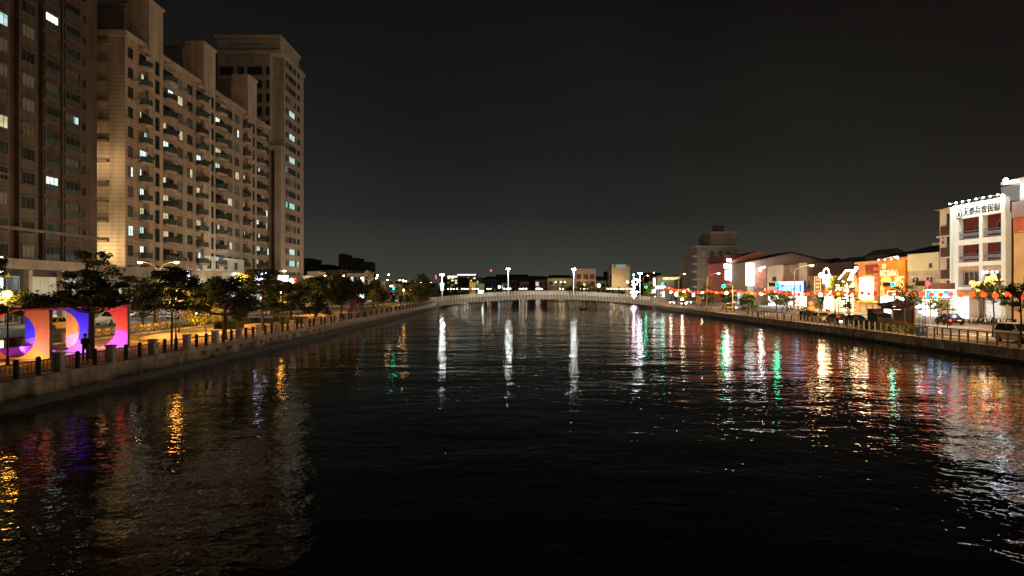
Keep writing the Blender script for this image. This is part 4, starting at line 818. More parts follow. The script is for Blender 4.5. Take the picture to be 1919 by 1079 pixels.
# play shelter: curved ribs with a dark red sloping canopy
D = 118; t = thing('play_shelter', 'curved black rib shelter with a sloping dark red canopy on the left lawn', 'shelter', (LX(668, D), D, GL)); x0, x1 = LX(650, D), LX(684, D); zt = ZZ(559, D)
for k in range(4):
    y = D + k * .9 - 1.5; MB().path([(x1, y, GL), (x1 - .5, y, GL + (zt - GL) * .6), (x1 - .2, y, zt)], .06).path([(x1 - .2, y, zt), (x1 - 1.6, y, zt - .1), (x0 + .3, y, GL + .35)], .06).build('rib', DARKM, t)
MB().prism([(x1 - 1.5, D - 1.6, zt - .16), (x0 + .6, D - 1.6, GL + .75), (x0 + .6, D - 1.6, GL + .85), (x1 - 1.5, D - 1.6, zt - .04)], (0, 3.0, 0)).build('canopy', PM('dark_red_canopy', (.16, .02, .02), .6, .2, 2), t)
MB().box((x0 + 1, D - 1.3, GL), (x1 - .8, D + 1, GL + .3)).build('seat', DARKM, t)
for i, (px, py) in enumerate(((722, 545), (739, 545))): pass
def signal(label, px, py, D, col, pole_dx, gz, arm_y=None, name='traffic_signal'):
    x, z = LX(px, D), ZZ(py, D); t = thing(name, label, 'traffic signal', (x + pole_dx, D, gz)); MB().tube((x + pole_dx, D, gz), (x + pole_dx, D, z + .25), .1, .07).path([(x + pole_dx, D, z + .2), (x + pole_dx * .6, D, z + .35), (x, D, z + .3)], .05).build('mast', BRONZE if gz == GR else DARKM, t)
    s = 1 if pole_dx > 0 else -1
    h = MB().box((x - s * .3, D - .1, z - .3), (x + s * 1.4, D + .15, z + .3)).build('housing', DARKM, t)
    MB().sph((x, D - .12, z), .30, nu=12, nv=8, sc=(1, .5, 1)).build('lit_lens', col, h)
    for k in (1, 2): MB().tube((x + s * .5 * k, D - .12, z), (x + s * .5 * k, D - .1, z), .15, n=12).build('dark_lens', BLACKGL, h)
    return t
GRN = EM('signal_green', (.0, 1, .50), 40); RED = EM('signal_red', (1, .03, .04), 8)
signal('green traffic signal under the white left shop signs', 377, 533, 105, GRN, -1.8, GL); signal('green traffic signal low behind the forked tree', 610, 556, 190, GRN, 1.5, GL); signal('green traffic signal left of the dark narrow treetop', 699, 537, 185, GRN, 2.5, GL); signal('green traffic signal at the end of the left road', 738, 540, 210, GRN, 2.2, GL); signal('small red traffic signal inside the ball-crowned tree', 702, 552, 210, RED, 1.5, GL)
signal('green traffic signal on an arm before the grey hotel tower', 1356, 536, 150, GRN, 1.9, GR); signal('green traffic signal on a long arm left of the blue sign', 1457, 533, 128, GRN, -3.4, GR); signal('green traffic signal hanging in front of the orange billboard', 1673, 533, 112, GRN, -2.2, GR); signal('red traffic signal on the curved pole left of the blue screen', 1738, 531, 90, RED, -1.5, GR); signal('green traffic signal at the far end of the lantern string', 1242, 532, 250, GRN, 1.6, GR); signal('small green signal in the yellow-green tree by the bridge', 1211, 538, 262, GRN, 1.2, GR)
# ================================================================ FOOTBRIDGE
BR = thing('footbridge', 'low arched footbridge clad in pale vertical fins crossing the canal', 'bridge', (10, 231, 0))
FINM = PM('pale_fin', (.52, .48, .42), .55, .15, 1); DECK = PM('bridge_deck', (.05, .045, .04), .8, .2, 1)
bx0, bx1 = LX(822, 229), LX(1224, 229)
def btop(x):
    f = (x - bx0) / (bx1 - bx0); return 3.5 + 1.95 * max(0, math.sin(math.pi * max(0, min(1, f)))) ** .9
def bbot(x):
    f = (x - bx0) / (bx1 - bx0); return .55 + 2.2 * max(0, math.sin(math.pi * max(0, min(1, f)))) ** .8
dk = MB(); N = 48
for i in range(N):
    a = bx0 + (bx1 - bx0) * i / N; b_ = bx0 + (bx1 - bx0) * (i + 1) / N
    za, zb = btop(a) - 1.25, btop(b_) - 1.25; ya, yb = bbot(a) + .15, bbot(b_) + .15
    dk.v += [(a, 229.2, ya), (b_, 229.2, yb), (b_, 229.2, zb), (a, 229.2, za), (a, 234.6, ya), (b_, 234.6, yb), (b_, 234.6, zb), (a, 234.6, za)]
    n = len(dk.v) - 8
    for q in ((0, 1, 2, 3), (7, 6, 5, 4), (0, 4, 5, 1), (3, 2, 6, 7)): dk.f.append(tuple(n + j for j in q)); dk.m.append(0)
dk.build('deck', DECK, BR)
nf = 146; fins = MB()
for i in range(nf):
    x = bx0 + (bx1 - bx0) * (i + .5) / nf
    for yy, m in ((228.9, 0), (234.7, 0)):
        fins.prism([(x - .08, yy - .2, bbot(x)), (x + .08, yy - .2, bbot(x)), (x + .08 + .14, yy - .2, btop(x)), (x - .08 + .14, yy - .2, btop(x))], (0, .36 if yy < 230 else .2, 0))
fo = fins.build('cladding_fins', FINM, BR); fo['kind'] = 'stuff'
rl_ = MB()
for yy in (229.3, 234.5): rl_.path([(bx0 + (bx1 - bx0) * i / 40, yy, btop(bx0 + (bx1 - bx0) * i / 40) - .08) for i in range(41)], .05, n=5)
rl_.build('handrail', CHROME, BR)
for fx_ in (.16, .30, .62, .75):
    x = bx0 + (bx1 - bx0) * fx_ + 1; b = MB(); b.loft([[(x - 1.6, 230, -2), (x + 1.6, 230, -2), (x + 1.6, 234, -2), (x - 1.6, 234, -2)], [(x - 1.6, 230, .45), (x + 1.6, 230, .45), (x + 1.6, 234, .45), (x - 1.6, 234, .45)], [(x - 2.4, 230, bbot(x) + .16), (x + 2.4, 230, bbot(x) + .16), (x + 2.4, 234, bbot(x) + .16), (x - 2.4, 234, bbot(x) + .16)]]); b.build('pier', PM('pier_concrete', (.11, .095, .08), .85, .3, .8), BR)
for nm, x0, x1 in (('abutment', -26.2, bx0 + .02), ('abutment', bx1 - .02, 47.5)):
    MB().box((x0, 229.1, -2), (x1, 236, 2.25)).box((x0, 229.0, 2.25), (x1, 229.4, 3.45)).build(nm, FINM if nm == 'x' else CONC, BR)
LB = EM('bridge_lamp_white', (.93, 1, .98), 170)
def bridge_lamp():
    t = thing('bridge_lamp', '', 'street lamp'); MB().tube((0, 0, -.6), (0, 0, 7.6), .13, .09, 10).tube((0, 0, 1.5), (0, 0, 1.9), .22, .22, 10).build('pole', PM('lamp_pole_white', (.8, .82, .8), .4, .05, 3), t)
    for s in (-1, 1):
        h = MB().box((s * .1, -.3, 7.55), (s * .65, .3, 7.7)).build('lamp_head', WHITEM, t); MB().box((s * .12, -.3, 7.32), (s * .6, .2, 7.54)).build('bulb', LB, h)
    return t
bl = Proto(bridge_lamp())
for px, py, lab, q in ((829, 514, 'leftmost white bridge lamp with a bulky equipment box on its pole', 1), (953, 503, 'second white bridge lamp from the left', 0), (1075.5, 503, 'third white bridge lamp, beside the white grid-front building', 0), (1200, 511, 'rightmost white bridge lamp at the end of the footbridge', 0)):
    x = LX(px, 229.6); zt = ZZ(py, 229.6); o = bl.put((x, 229.7, zt - 7.6), 0, lab, group='white lamps on the footbridge')
    lamp(x, 228.6, zt - .9, 2600, COOL, .5, 'bridge_light')
    if q: eq = (x, zt, o)
x, zt, o = eq; MB().box((x - .5, 229.3, zt - 5.2), (x + .5, 230.1, zt - 2.6)).box((x - .8, 229.5, zt - 3.2), (x + .8, 229.9, zt - 3.0)).build('equipment_box', WHITEM, o)
spot(10, 222, 3.0, 10, 229, 3.4, 900, (1, .9, .75), 150)
for x in (-12, 0, 20, 33): lamp(x, 219, 7.5, 2600, (1, .90, .74), .6, 'bridge_fill')  # unseen lamps added over the water to brighten the bridge fins
# boat under the bridge
bt = thing('rowing_boat', 'small dark upturned-bow boat drifting under the footbridge', 'boat', (LX(1093, 214), 214, 0))
x0, x1 = LX(1084, 214), LX(1102, 214)
MB().loft([[(x0, 213.6, 1.0), (x0, 214.4, 1.0), (x0 + .1, 214, .7)], [(x0 + .5, 213.2, .5), (x0 + .5, 214.8, .5), (x0 + .5, 214, .02)], [((x0 + x1) / 2, 213, .42), ((x0 + x1) / 2, 215, .42), ((x0 + x1) / 2, 214, -.1)], [(x1 - .4, 213.3, .5), (x1 - .4, 214.7, .5), (x1 - .4, 214, .0)], [(x1, 213.7, .7), (x1, 214.3, .7), (x1, 214, .4)]]).build('hull', DARKM, bt)
MB().box((x0 + .9, 213.3, .36), (x0 + 1.2, 214.7, .44)).box((x1 - 1.1, 213.3, .36), (x1 - .8, 214.7, .44)).build('thwart', BRONZE, bt)
# ================================================================ FAR BANK
FW = PM('far_grey', (.10, .10, .095), .9, .3, .2)
def fbuild(px0, px1, py0, D, label, mat, depth=14, rows=0, cols=0, gm=None, name='town_building', roof=None, wbox=None, base=1.3):
    x0, x1, z = LX(px0, D), LX(px1, D), ZZ(py0, D); t = thing(name, label, 'building', ((x0 + x1) / 2, D, base))
    MB().box((x0, D, base), (x1, D + depth, z)).build('wall', mat, t)
    if roof == 'gable_f':
        MB().prism([(x0 - .5, D - .5, z), (x1 + .5, D - .5, z), ((x0 + x1) / 2, D - .5, z + (x1 - x0) * .28)], (0, depth + 1, 0)).build('roof', PM('dark_roof', (.05, .045, .045), .8, .2, .5), t)
    elif roof == 'hip': MB().loft([[(x0 - .8, D - .8, z), (x1 + .8, D - .8, z), (x1 + .8, D + depth, z), (x0 - .8, D + depth, z)], [(x0 + 2, D + depth * .4, z + 2.2), (x1 - 2, D + depth * .4, z + 2.2), (x1 - 2, D + depth * .6, z + 2.2), (x0 + 2, D + depth * .6, z + 2.2)]]).build('roof', PM('dark_roof', (.05, .045, .045), .8, .2, .5), t)
    else: MB().box((x0 - .2, D - .2, z), (x1 + .2, D + depth, z + .5)).build('parapet', mat, t)
    if rows:
        pl = PL('F', D); zb, zt = (wbox or (.15, .9))[0], (wbox or (.15, .9))[1]; H = z - base
        for r in range(rows):
            for c in range(cols):
                u0 = x0 + (x1 - x0) * (c + .15) / cols; u1 = x0 + (x1 - x0) * (c + .85) / cols; v0 = base + H * (zb + (zt - zb) * (r + .15) / rows); v1 = base + H * (zb + (zt - zb) * (r + .85) / rows)
                window(pl, t, u0, u1, v0, v1, gm[(r * cols + c) % len(gm)] if gm else BLACKGL, FRM, 0, sill=False)
    return t
HOTEL_G = EM('hotel_gold', (1, .8, .45), 1.3, var=.3); FAR_W = EM('far_window', (1, .85, .55), .8, var=.4)
t = fbuild(838, 893, 517, 560, 'distant lit hotel with rows of gold windows and a glowing roof line', PM('hotel_wall', (.12, .09, .06), .8, .2, .2), 20, 4, 8, [HOTEL_G, HOTEL_G, BLACKGL, HOTEL_G, HOTEL_G, BLACKGL, BLACKGL], wbox=(.45, .95))
x0, x1, z = LX(840, 560), LX(857, 560), ZZ(519, 560); MB().box((x0, 559, z), (x1, 559.8, z + .7)).build('roof_light', EM('roof_glow_gold', (1, .7, .3), 6), t)
for k in range(8): x = LX(858 + k * 4.4, 560); MB().box((x, 559, ZZ(515.5, 560)), (x + 1.3, 559.8, ZZ(514.5, 560) + .3)).build('roof_light', EM('roof_glow_white', (.8, .85, 1), 4), t)
fbuild(880, 890, 530, 500, 'narrow yellow building with an arched head', PM('far_yellow', (.62, .48, .16), .7, .15, .4), 8, 1, 1, [PM('far_shutter', (.35, .25, .08), .7, .1, 1)], wbox=(.3, .75))
fbuild(895, 908, 531, 505, 'white shop with a bright doorway beside the yellow building', PM('far_white', (.4, .42, .38), .7, .2, .4), 8, 1, 1, [EM('far_shop', (.8, 1, .95), 5)], roof='gable_f', wbox=(.1, .5))
for i, (a, b_, c, D_, m, rf) in enumerate(((893, 908, 521, 540, 'm', None), (908, 930, 523, 530, 'g', 'hip'), (922, 940, 519, 560, 'd', None), (940, 951, 531, 500, 'm', 'gable_f'), (955, 990, 525, 520, 'g', 'hip'), (989, 1008, 518, 540, 'd', None), (1003, 1028, 523, 510, 'b', 'hip'), (1010, 1075, 519, 620, 'd', None), (1118, 1146, 519, 540, 'g', None), (1117, 1146, 527, 500, 'm', None), (1135, 1150, 510, 600, 'd', None), (1181, 1205, 523, 560, 'd', None), (1205, 1240, 512, 600, 'd', None), (975, 992, 529, 505, 'b', None), (858, 880, 525, 530, 'd', 'hip'), (826, 842, 520, 620, 'd', None), (930, 990, 515, 760, 'd', None))):
    m_ = {'m': PM('far_plaster', (.22, .21, .15), .8, .3, .3), 'g': FW, 'd': PM('far_dark', (.055, .05, .045), .9, .3, .2), 'b': PM('far_brown', (.16, .11, .08), .8, .3, .3)}[m]
    D_ = D_ + i * .37
    fbuild(a, b_, c, D_, ['dim plaster house above the white shop', 'low hipped house left of the small bluish sign', 'dark flat block behind the hipped house', 'small gabled house beside the second bridge lamp', 'wide dark hipped house right of the second bridge lamp', 'dark block behind the centre of the footbridge', 'brown hipped house left of the lit balcony house', 'long dark roofline behind the balcony house', 'low grey house between grid-front and tall cream buildings', 'plaster house front below that grey house', 'dark distant block left of the tall cream building', 'dark distant block right of the tall cream building', 'dark distant roofline behind the rightmost bridge lamp', 'low brown house under the bridge centre lamps', 'dark hipped roof in front of the lit hotel', 'dark block left of the lit hotel', 'farthest long dark skyline block over the bridge centre'][i], m_, 12, 2 if m != 'd' else 0, 3, [BLACKGL, CURT, BLACKGL, FAR_W if i % 3 == 0 else BLACKGL, BLACKGL], roof=rf)
t = fbuild(1027, 1073, 521, 495, 'two storey house with a deep balcony and round lamps in its windows', PM('far_olive', (.33, .30, .19), .8, .25, .4), 12, 1, 4, [BLACKGL, CURT, BLACKGL, PM('far_olive2', (.3, .27, .17), .8)], wbox=(.55, .88), roof='hip')
for px in (1042, 1052, 1058.5): MB().sph((LX(px, 494), 494, ZZ(528.5, 494)), .42, nu=8, nv=5).build('window_lamp', EM('cream_lamp', (1, .9, .6), 7), t)
MB().box((LX(1029, 493), 492, ZZ(546, 493)), (LX(1058, 493), 495, ZZ(535, 493))).build('balcony', PM('far_brown2', (.14, .09, .06), .8, .2, .5), t)
t = fbuild(1079, 1117, 504.5, 492, 'white grid-front three storey building with brick red panels', PM('far_pink_white', (.50, .42, .36), .75, .15, .4), 12, 3, 3, [PM('brick_panel', (.20, .07, .05), .8, .3, .6)], wbox=(.05, .86))
t = fbuild(1147, 1181, 496, 494, 'tall plain cream building with a pale blue rooftop band', PM('far_cream', (.62, .52, .36), .75, .1, .3), 14)
MB().box((LX(1156, 493), 493.4, ZZ(501, 493)), (LX(1174, 493), 493.9, ZZ(495.5, 493))).build('roof_band', EM('pale_blue_band', (.45, .7, .68), .35), t)
for px in (1151, 1176): MB().box((LX(px, 493), 493.4, ZZ(500, 493)), (LX(px + 4, 493), 493.9, ZZ(496, 493))).build('sign_square', EM('roof_sign_dim', (.3, .4, .35), .25, var=.5), t)
fbuild(1142, 1148, 509, 498, 'narrow lower wing on the left of the tall cream building', PM('far_cream2', (.42, .34, .22), .75, .1, .3), 10, 4, 1, [BLACKGL])
lamp(LX(1160, 480), 484, 9, 4200, (1, .75, .4), .5, 'far_light'); lamp(LX(1095, 484), 484, 9, 3400, (1, .6, .4), .5, 'far_light'); lamp(LX(1045, 484), 484, 8, 1500, (1, .8, .4), .5, 'far_light'); lamp(LX(885, 490), 490, 8, 1800, (1, .8, .35), .5, 'far_light'); lamp(LX(1000, 484), 484, 8, 700, WARM, .5, 'far_light'); lamp(LX(930, 484), 484, 8, 700, (.9, 1, .6), .5, 'far_light')
lamp(LX(1218, 250), 244, 7, 800, (1, .9, .3), .4, 'tree_light')
# dark skyline left of the bridge
t = thing('apartment_block', 'dark stepped apartment block silhouette above the gabled house', 'apartment block', (LX(664, 420), 420, 1.3)); D = 420
m = PM('silhouette', (.03, .028, .026), .9, .2, .1); b = MB()
for a, b_, c in ((635, 648, 476), (648, 672, 483), (672, 693, 490)): b.box((LX(a, D), D, 1.3), (LX(b_, D) - .02, D + 18, ZZ(c, D)))
b.box((LX(637, D), D + 2, ZZ(476, D)), (LX(644, D), D + 6, ZZ(474.5, D))); b.build('wall', m, t)
for k in range(5):
    for j in range(6): 
        if (k + j) % 3: window(PL('F', D), t, LX(639 + j * 9, D), LX(643 + j * 9, D), ZZ(497 + k * 5, D), ZZ(494.5 + k * 5, D), PM('silhouette_glass', (.07, .065, .06), .4, .4, 1), FRM, 0, sill=False)
for i, (a, b_, c) in enumerate(((570, 580, 485), (579, 590, 487), (588, 618, 497), (612, 636, 500))):
    D = 430 + i; fbuild(a, b_, c, D, ['dark slab right behind the left tower', 'second dark slab right of the left tower', 'low dark rooftop row over the quay trees', 'low dark roof beside the stepped block'][i], m, 16)
t = fbuild(650, 691, 511.5, 262, 'pale house with dark long roof and small front gable behind the left trees', PM('gable_house', (.40, .36, .27), .8, .15, .4), 10, 1, 6, [BLACKGL, EM('blueish_window', (.6, .85, 1), 1.2), BLACKGL, CURT, EM('cream_window', (1, .9, .55), 2.2), BLACKGL], wbox=(.62, .92))
D = 261; MB().prism([(LX(649, D), D - .8, ZZ(511.5, D)), (LX(652, D), D + 3, ZZ(505.5, D)), (LX(690, D), D + 3, ZZ(505.5, D)), (LX(694, D), D - .8, ZZ(511.5, D))], (0, 6, 0)).build('roof', PM('dark_roof', (.05, .045, .045), .8, .2, .5), t)
MB().prism([(LX(683, D), D - 1.2, ZZ(511.5, D)), (LX(696, D), D - 1.2, ZZ(511.5, D)), (LX(689.5, D), D - 1.2, ZZ(506, D))], (0, 5, 0)).build('gable', PM('gable_house', (.4, .36, .27)), t)
for i, (px0, px1, a, D) in enumerate(((700, 722, 529, 300), (718, 748, 534, 380), (722, 748, 527, 440), (745, 770, 530, 460), (592, 648, 508, 300))): fbuild(px0, px1, a, D + i, ['dim house behind the narrow dark treetop', 'shop row with a long white light at the road end', 'dim greenish house at the road end', 'dark low house left of the bridge trees', 'dim olive rooftop behind the broad quay trees'][i], [PM('far_plaster', (.22, .21, .15)), PM('far_olive', (.3, .3, .2)), FW, FW, PM('olive_dim', (.14, .13, .07), .9, .3, .3)][i], 12, 2 if i < 3 else 0, 3, [FAR_W, BLACKGL, CURT])
t = thing('light_strip', 'long white light strip over the shops at the far end of the left road', 'sign', (LX(730, 378), 378, 8)); MB().box((LX(717, 378), 377.6, ZZ(537, 378)), (LX(736, 378), 378, ZZ(535, 378))).build('strip', EM('strip_white', (1, .98, .9), 8), t)
blade('shop_sign', 'white and blue striped lit panel beside the sodium lamp', 678.5, 150, 548, 559, 8, [EM('sign_pale_blue', (.6, .85, 1), 2.5, var=.5, scale=3)])
blade('lattice_tower_light', 'thin magenta lit mast on the skyline left of the leftmost bridge lamp', 817.5, 700, 515, 523, 3, [EM('mast_magenta', (.9, .1, .5), 1.2)], 'mast')
t = thing('rooftop_beacon', 'red aircraft warning beacon high over the centre skyline', 'beacon', (LX(920.5, 760), 762, ZZ(515, 760))); MB().sph((LX(920.5, 760), 762, ZZ(506.5, 760)), .9, nu=8, nv=5).build('bulb', EM('beacon_red', (1, .08, .03), 4), t); MB().tube((LX(920.5, 760), 762, ZZ(515, 760)), (LX(920.5, 760), 762, ZZ(507.5, 760)), .2).build('mast', DARKM, t)
# double globe lamps of the far bank
def twin(mat):
    t = thing('twin_globe_lamp', '', 'street lamp'); b = MB().tube((0, 0, 0), (0, 0, 4.4), .1, .07).path([(-.95, 0, 4.5), (-.9, 0, 4.2), (0, 0, 4.1), (.9, 0, 4.2), (.95, 0, 4.5)], .05).build('post', DARKM, t)
    for s in (-1, 1): MB().sph((s * .95, 0, 4.75), .21, nu=10, nv=6).build('globe', mat, t)
    return t
TWI = Proto(twin(EM('globe_peach', (1, .62, .36), 60))); TWW = Proto(twin(EM('globe_white', (1, .95, .82), 45)))
tl = [(843, 0), (854, 1), (869, 0), (874, 1), (889, 0), (893, 0), (917, 0), (948, 0), (954, 1), (977, 0), (984, 1), (1009, 0), (1013, 0), (1053, 0), (1092, 1), (1099, 0), (1142, 1), (1149, 0), (1154, 0), (1178, 0), (1186, 1), (1166, 1)]
for i, (px, w_) in enumerate(tl):
    D = 483 + (i % 3) * .4; (TWW if w_ else TWI).put((LX(px, D), D, 1.3), 0, ['first', 'second', 'third', 'fourth', 'fifth', 'sixth', 'seventh', 'eighth', 'ninth', 'tenth', 'eleventh', 'twelfth', 'thirteenth', 'fourteenth', 'fifteenth', 'sixteenth', 'seventeenth', 'eighteenth', 'nineteenth', 'twentieth', 'twenty-first', 'last'][i] + ' globe lamp from the left end of the far bank lamp row', group='globe lamps along the far bank')
for x in range(-40, 100, 18): lamp(x, 482, 6, 500, (1, .7, .4), .5, 'far_lamp_light')
blade('shop_sign', 'small bluish white sign left of the second bridge lamp', 936, 488, 535, 540, 3.4, [EM('sign_lilac', (.7, .75, 1), 6)]); blade('shop_sign', 'small white square sign between the grid-front and cream buildings', 1123, 488, 532, 538, 4, [EM('sign_square_white', (.95, .97, 1), 6)])
blade('shop_sign', 'small cyan sign high on a pole right of the cream building', 1188, 480, 513, 517, 3.5, [EM('sign_cyan2', (.2, .85, 1), 6)])
t = thing('light_figure', 'pink white cluster of decorative lights at the right end of the bridge', 'light decoration', (LX(1189, 300), 300, 1.3)); b = MB(); rr = random.Random(2)
for k in range(34): b.sph((LX(1189 + rr.gauss(0, 3.5), 300), 300 + rr.uniform(-.5, .5), ZZ(rr.uniform(522, 556), 300)), rr.uniform(.14, .4), nu=6, nv=4)
b.tube((LX(1188, 300), 300, 1.2), (LX(1188, 300), 300, ZZ(520, 300)), .12); b.build('light_points', EM('deco_pink', (1, .72, .85), 14), t)
# ================================================================ RIGHT BANK
PRf = PL('R', 73.0)
# hotel
H = thing('hotel', 'pale floodlit hotel with deep red recessed balconies and lettered top band', 'hotel', (78, 116, GR))
HW = PM('hotel_white', (.62, .65, .62), .7, .06, .5); HR = PM('hotel_red', (.085, .018, .014), .8, .25, .5); HT = PM('hotel_tan', (.34, .22, .13), .8, .2, .5)
w = MB(); w.box((73.6, 109, GR), (92, 122, 19.0)); w.build('inner_wall', HR, H)
w = MB()
w.bx(PRf, 109, 122, 17.35, 19.6, -.4, .3); w.bx(PRf, 109, 110.0, GR, 17.35, -.65, .25); w.bx(PRf, 120.6, 122, GR, 17.35, -.65, .25); w.bx(PRf, 114.4, 115.2, 5.9, 17.35, -.65, .25)
w.bx(PRf, 110, 120.6, 13.05, 13.9, -.65, .22); w.bx(PRf, 110, 120.6, 9.6, 10.25, -.65, .22); w.bx(PRf, 110, 120.6, 5.85, 6.3, -.65, .22)
w.box((72.4, 121.99, GR), (92, 122.3, 19.3)); w.build('frame', HW, H)
w = MB(); w.bx(PRf, 110, 120.6, 8.85, 9.6, -.3, .1); w.bx(PRf, 110, 120.6, 5.0, 5.85, -.2, .45, 0); w.build('tan_band', HT, H)
for z0 in (10.25, 13.9):
    for u0, u1 in ((110.05, 114.35), (115.25, 120.55)):
        b = MB().bx(PRf, u0, u1, z0 + .5, z0 + 1.0, .0, .06); b.bx(PRf, u0, u1, z0 + 1.27, z0 + 1.34, -.05, .12); b.bx(PRf, u0, u1, z0 + .1, z0 + .25, -.02, .08); b.build('balcony_railing', PM('hotel_rail_glass', (.14, .14, .16), .35, .3, 1), H)
        window(PL('R', 73.57), H, u0 + .3, u0 + 2.0, z0 + .3, z0 + 2.2, BLACKGL, FRM, 1, name='glass_door', sill=False)
for u0, u1 in ((110.3, 114.1), (115.5, 119.4)): window(PL('R', 73.05), H, u0, u1, 6.5, 8.75, GLASS('hotel_glass', (.02, .022, .03), .1), PM('hotel_frame', (.4, .36, .3), .6, .1, 1), 2, sill=True, w=0)
wb = MB()
for u in (110.8, 111.9, 113.2, 114.0): wb.sph(PRf(u, 8.55, .35), .17, nu=8, nv=5)
wb.build('lamp_bulb', EM('hotel_bulbs', (.8, .85, 1), 14), H)
for u0, u1, mm in ((110.2, 113.9, EM('hotel_lobby_dim', (1, .93, .78), .75, var=.3)), (114.1, 115.3, PM('brown_pillar', (.05, .03, .025), .6)), (115.6, 117.9, PM('hotel_door', (.36, .27, .2), .6, .1)), (118.0, 120.7, EM('hotel_lobby', (1, .97, .86), 7, sample=True, var=.3))): window(PRf, H, u0, u1, GR + .1, 4.7, mm, FRW, 1, name='shopfront', sill=False)
w = MB(); w.bx(PRf, 109.2, 121, 4.75, 4.95, .1, 2.3); w.build('entrance_canopy', HW, H)
w = MB(); w.box((80, 110, 19.0), (90, 121, 22.6)); w.box((79, 106.5, 22.0), (90, 110, 22.3)); w.build('roof_house', PM('roof_grey', (.40, .36, .32), .8, .15, .4), H)
text('天泰兵舍民宿', 1.35, PM('sign_grey', (.03, .03, .03), .7, .1, 2), PRf(114.6, 18.25, .33), 'R', H, 'lettering', .03, sx=1.12)
MB().tube(PRf(120.2, 18.1, .3), PRf(120.2, 18.1, .36), .78, .78, 20).build('emblem', PM('sign_grey', (.2, .18, .17)), H); MB().tube(PRf(120.2, 18.1, .36), PRf(120.2, 18.1, .38), .62, .62, 20).build('emblem_disc', HW, H); MB().bx(PRf, 119.95, 120.4, 17.75, 18.4, .38, .40).build('emblem_mark', PM('sign_grey', (.2, .18, .17)), H)
for k in range(8):
    u = 109.6 + k * 1.72; a = MB().path([PRf(u, 19.6, -.1), PRf(u, 20.1, .2), PRf(u, 20.0, .9)], .03, n=4); ff = a.build('floodlight_arm', GREYM, H); MB().sph(PRf(u, 19.95, 1.0), .16, nu=8, nv=5, sc=(1, 1, .7)).build('bulb', EM('flood_bulb', (.9, 1, .98), 25), ff)
for k in range(4):
    u = 110.6 + k * 3.4; lamp(*PRf(u, 20.0, 1.15), 460, (.88, 1, .96), .3, 'flood')
spot(68, 116, 21, 73, 115.5, 10, 900, (.82, 1, .95), 110, .4)
lamp(69.5, 119.5, 3.4, 260, (1, .95, .85), .4, 'lobby_light'); t = thing('globe_lamp', 'white globe lamp at the hotel corner above the white doorway', 'lamp', (70.5, 121.5, GR)); MB().sph((70.5, 121.5, 4.75), .42, nu=12, nv=8).build('globe', EM('globe_hot', (1, .98, .92), 22), t); MB().tube((70.5, 121.5, GR), (70.5, 121.5, 4.4), .06).build('post', DARKM, t)
# string lights hanging over the hotel entrance
t = thing('string_lights', 'warm golden string lights draped in the tree before the hotel', 'string lights', (60, 92, 6)); rr = random.Random(4)
for k in range(46):
    D = 88; px = 1828 + 44 * rr.random(); py = 529 + 8 * math.sin((px - 1828) / 8) + rr.uniform(-4, 9) - (px - 1828) * .06
    if k < 12: px, py = rr.uniform(1862, 1880), rr.uniform(544, 554)
    MB().sph((LX(px, D), D + rr.uniform(-.8, .8), ZZ(py, D)), rr.uniform(.12, .3), nu=7, nv=5).build('light_bulb', EM('fairy_gold', (1, .50, .10), 5), t)
MB().path([(LX(1825 + 6 * i, 88), 88, ZZ(531 + 3 * math.sin(i), 88)) for i in range(10)], .02, n=4).build('cable', DARKM, t)
lamp(LX(1850, 88), 90, 6.3, 160, (1, .6, .2), .4, 'fairy_light')
# buildings: generic right-row block
def rblock(name, label, y0, y1, z1, mats, x0=73.0, x1=92.0, z0=GR):
    t = thing(name, label, 'building', ((x0 + x1) / 2, (y0 + y1) / 2, GR)); MB().box((x0, y0, z0), (x1, y1, z1)).build('wall', mats, t); return t
OR = PM('ochre_plaster', (.50, .33, .16), .8, .15, .4)
t = rblock('corner_building', 'ochre building with arched window at the right edge', 84, 107.6, 16.2, OR)
MB().box((72.85, 84, 14.0), (73.05, 107.5, 16.3)).build('upper_band', PM('red_band', (.35, .10, .05), .8, .2, .4), t); MB().box((72.7, 84, 16.3), (90, 107.6, 18.6)).build('storey', PM('pinkish_plaster', (.26, .20, .17), .8, .15, .4), t)
MB().box((71.5, 80, 21.2), (90, 108.2, 21.6)).box((73.5, 80, 18.6), (90, 107, 21.2)).build('canopy', PM('canopy_white', (.6, .62, .62), .6, .1, .4), t); MB().box((77, 80, 21.6), (92, 107, 28.2)).build('roof_tower', PM('brown_plaster', (.20, .14, .12), .8, .2, .4), t)
for u in (95, 100.5, 104.2): window(PRf, t, u, u + 2.0, 14.3, 15.9, BLACKGL, FRW, 1)
for u in (86, 95, 103.2):
    f = MB(); f.bx(PRf, u, u + 2.2, 5.8, 7.5, -.05, .06); P = [PRf(u + 1.1 + 1.1 * math.cos(a), 7.5 + 1.0 * math.sin(a), .06) for a in [math.pi * i / 10 for i in range(11)]]; f.prism(P, (.12, 0, 0)); f.build('arched_window', BLACKGL, t)
MB().sph((71, 107, 19.4), .3, nu=8, nv=5).build('flood_bulb', EM('flood_violet', (.65, .72, 1), 20), t); MB().sph((72.3, 108.3, 21.9), .35, nu=8, nv=5).build('flood_bulb', EM('flood_violet', (.65, .72, 1), 20), t)
lamp(70.5, 106, 20.4, 300, (.85, .9, 1), .3, 'flood'); lamp(66.5, 96, 9, 260, (1, .6, .25), .4, 'street_fill')
MB().box((74, 107.7, GR), (90, 108.9, 17.5)).build('gap_wall', PM('gap_green', (.06, .065, .045), .9, .2, .5), H)
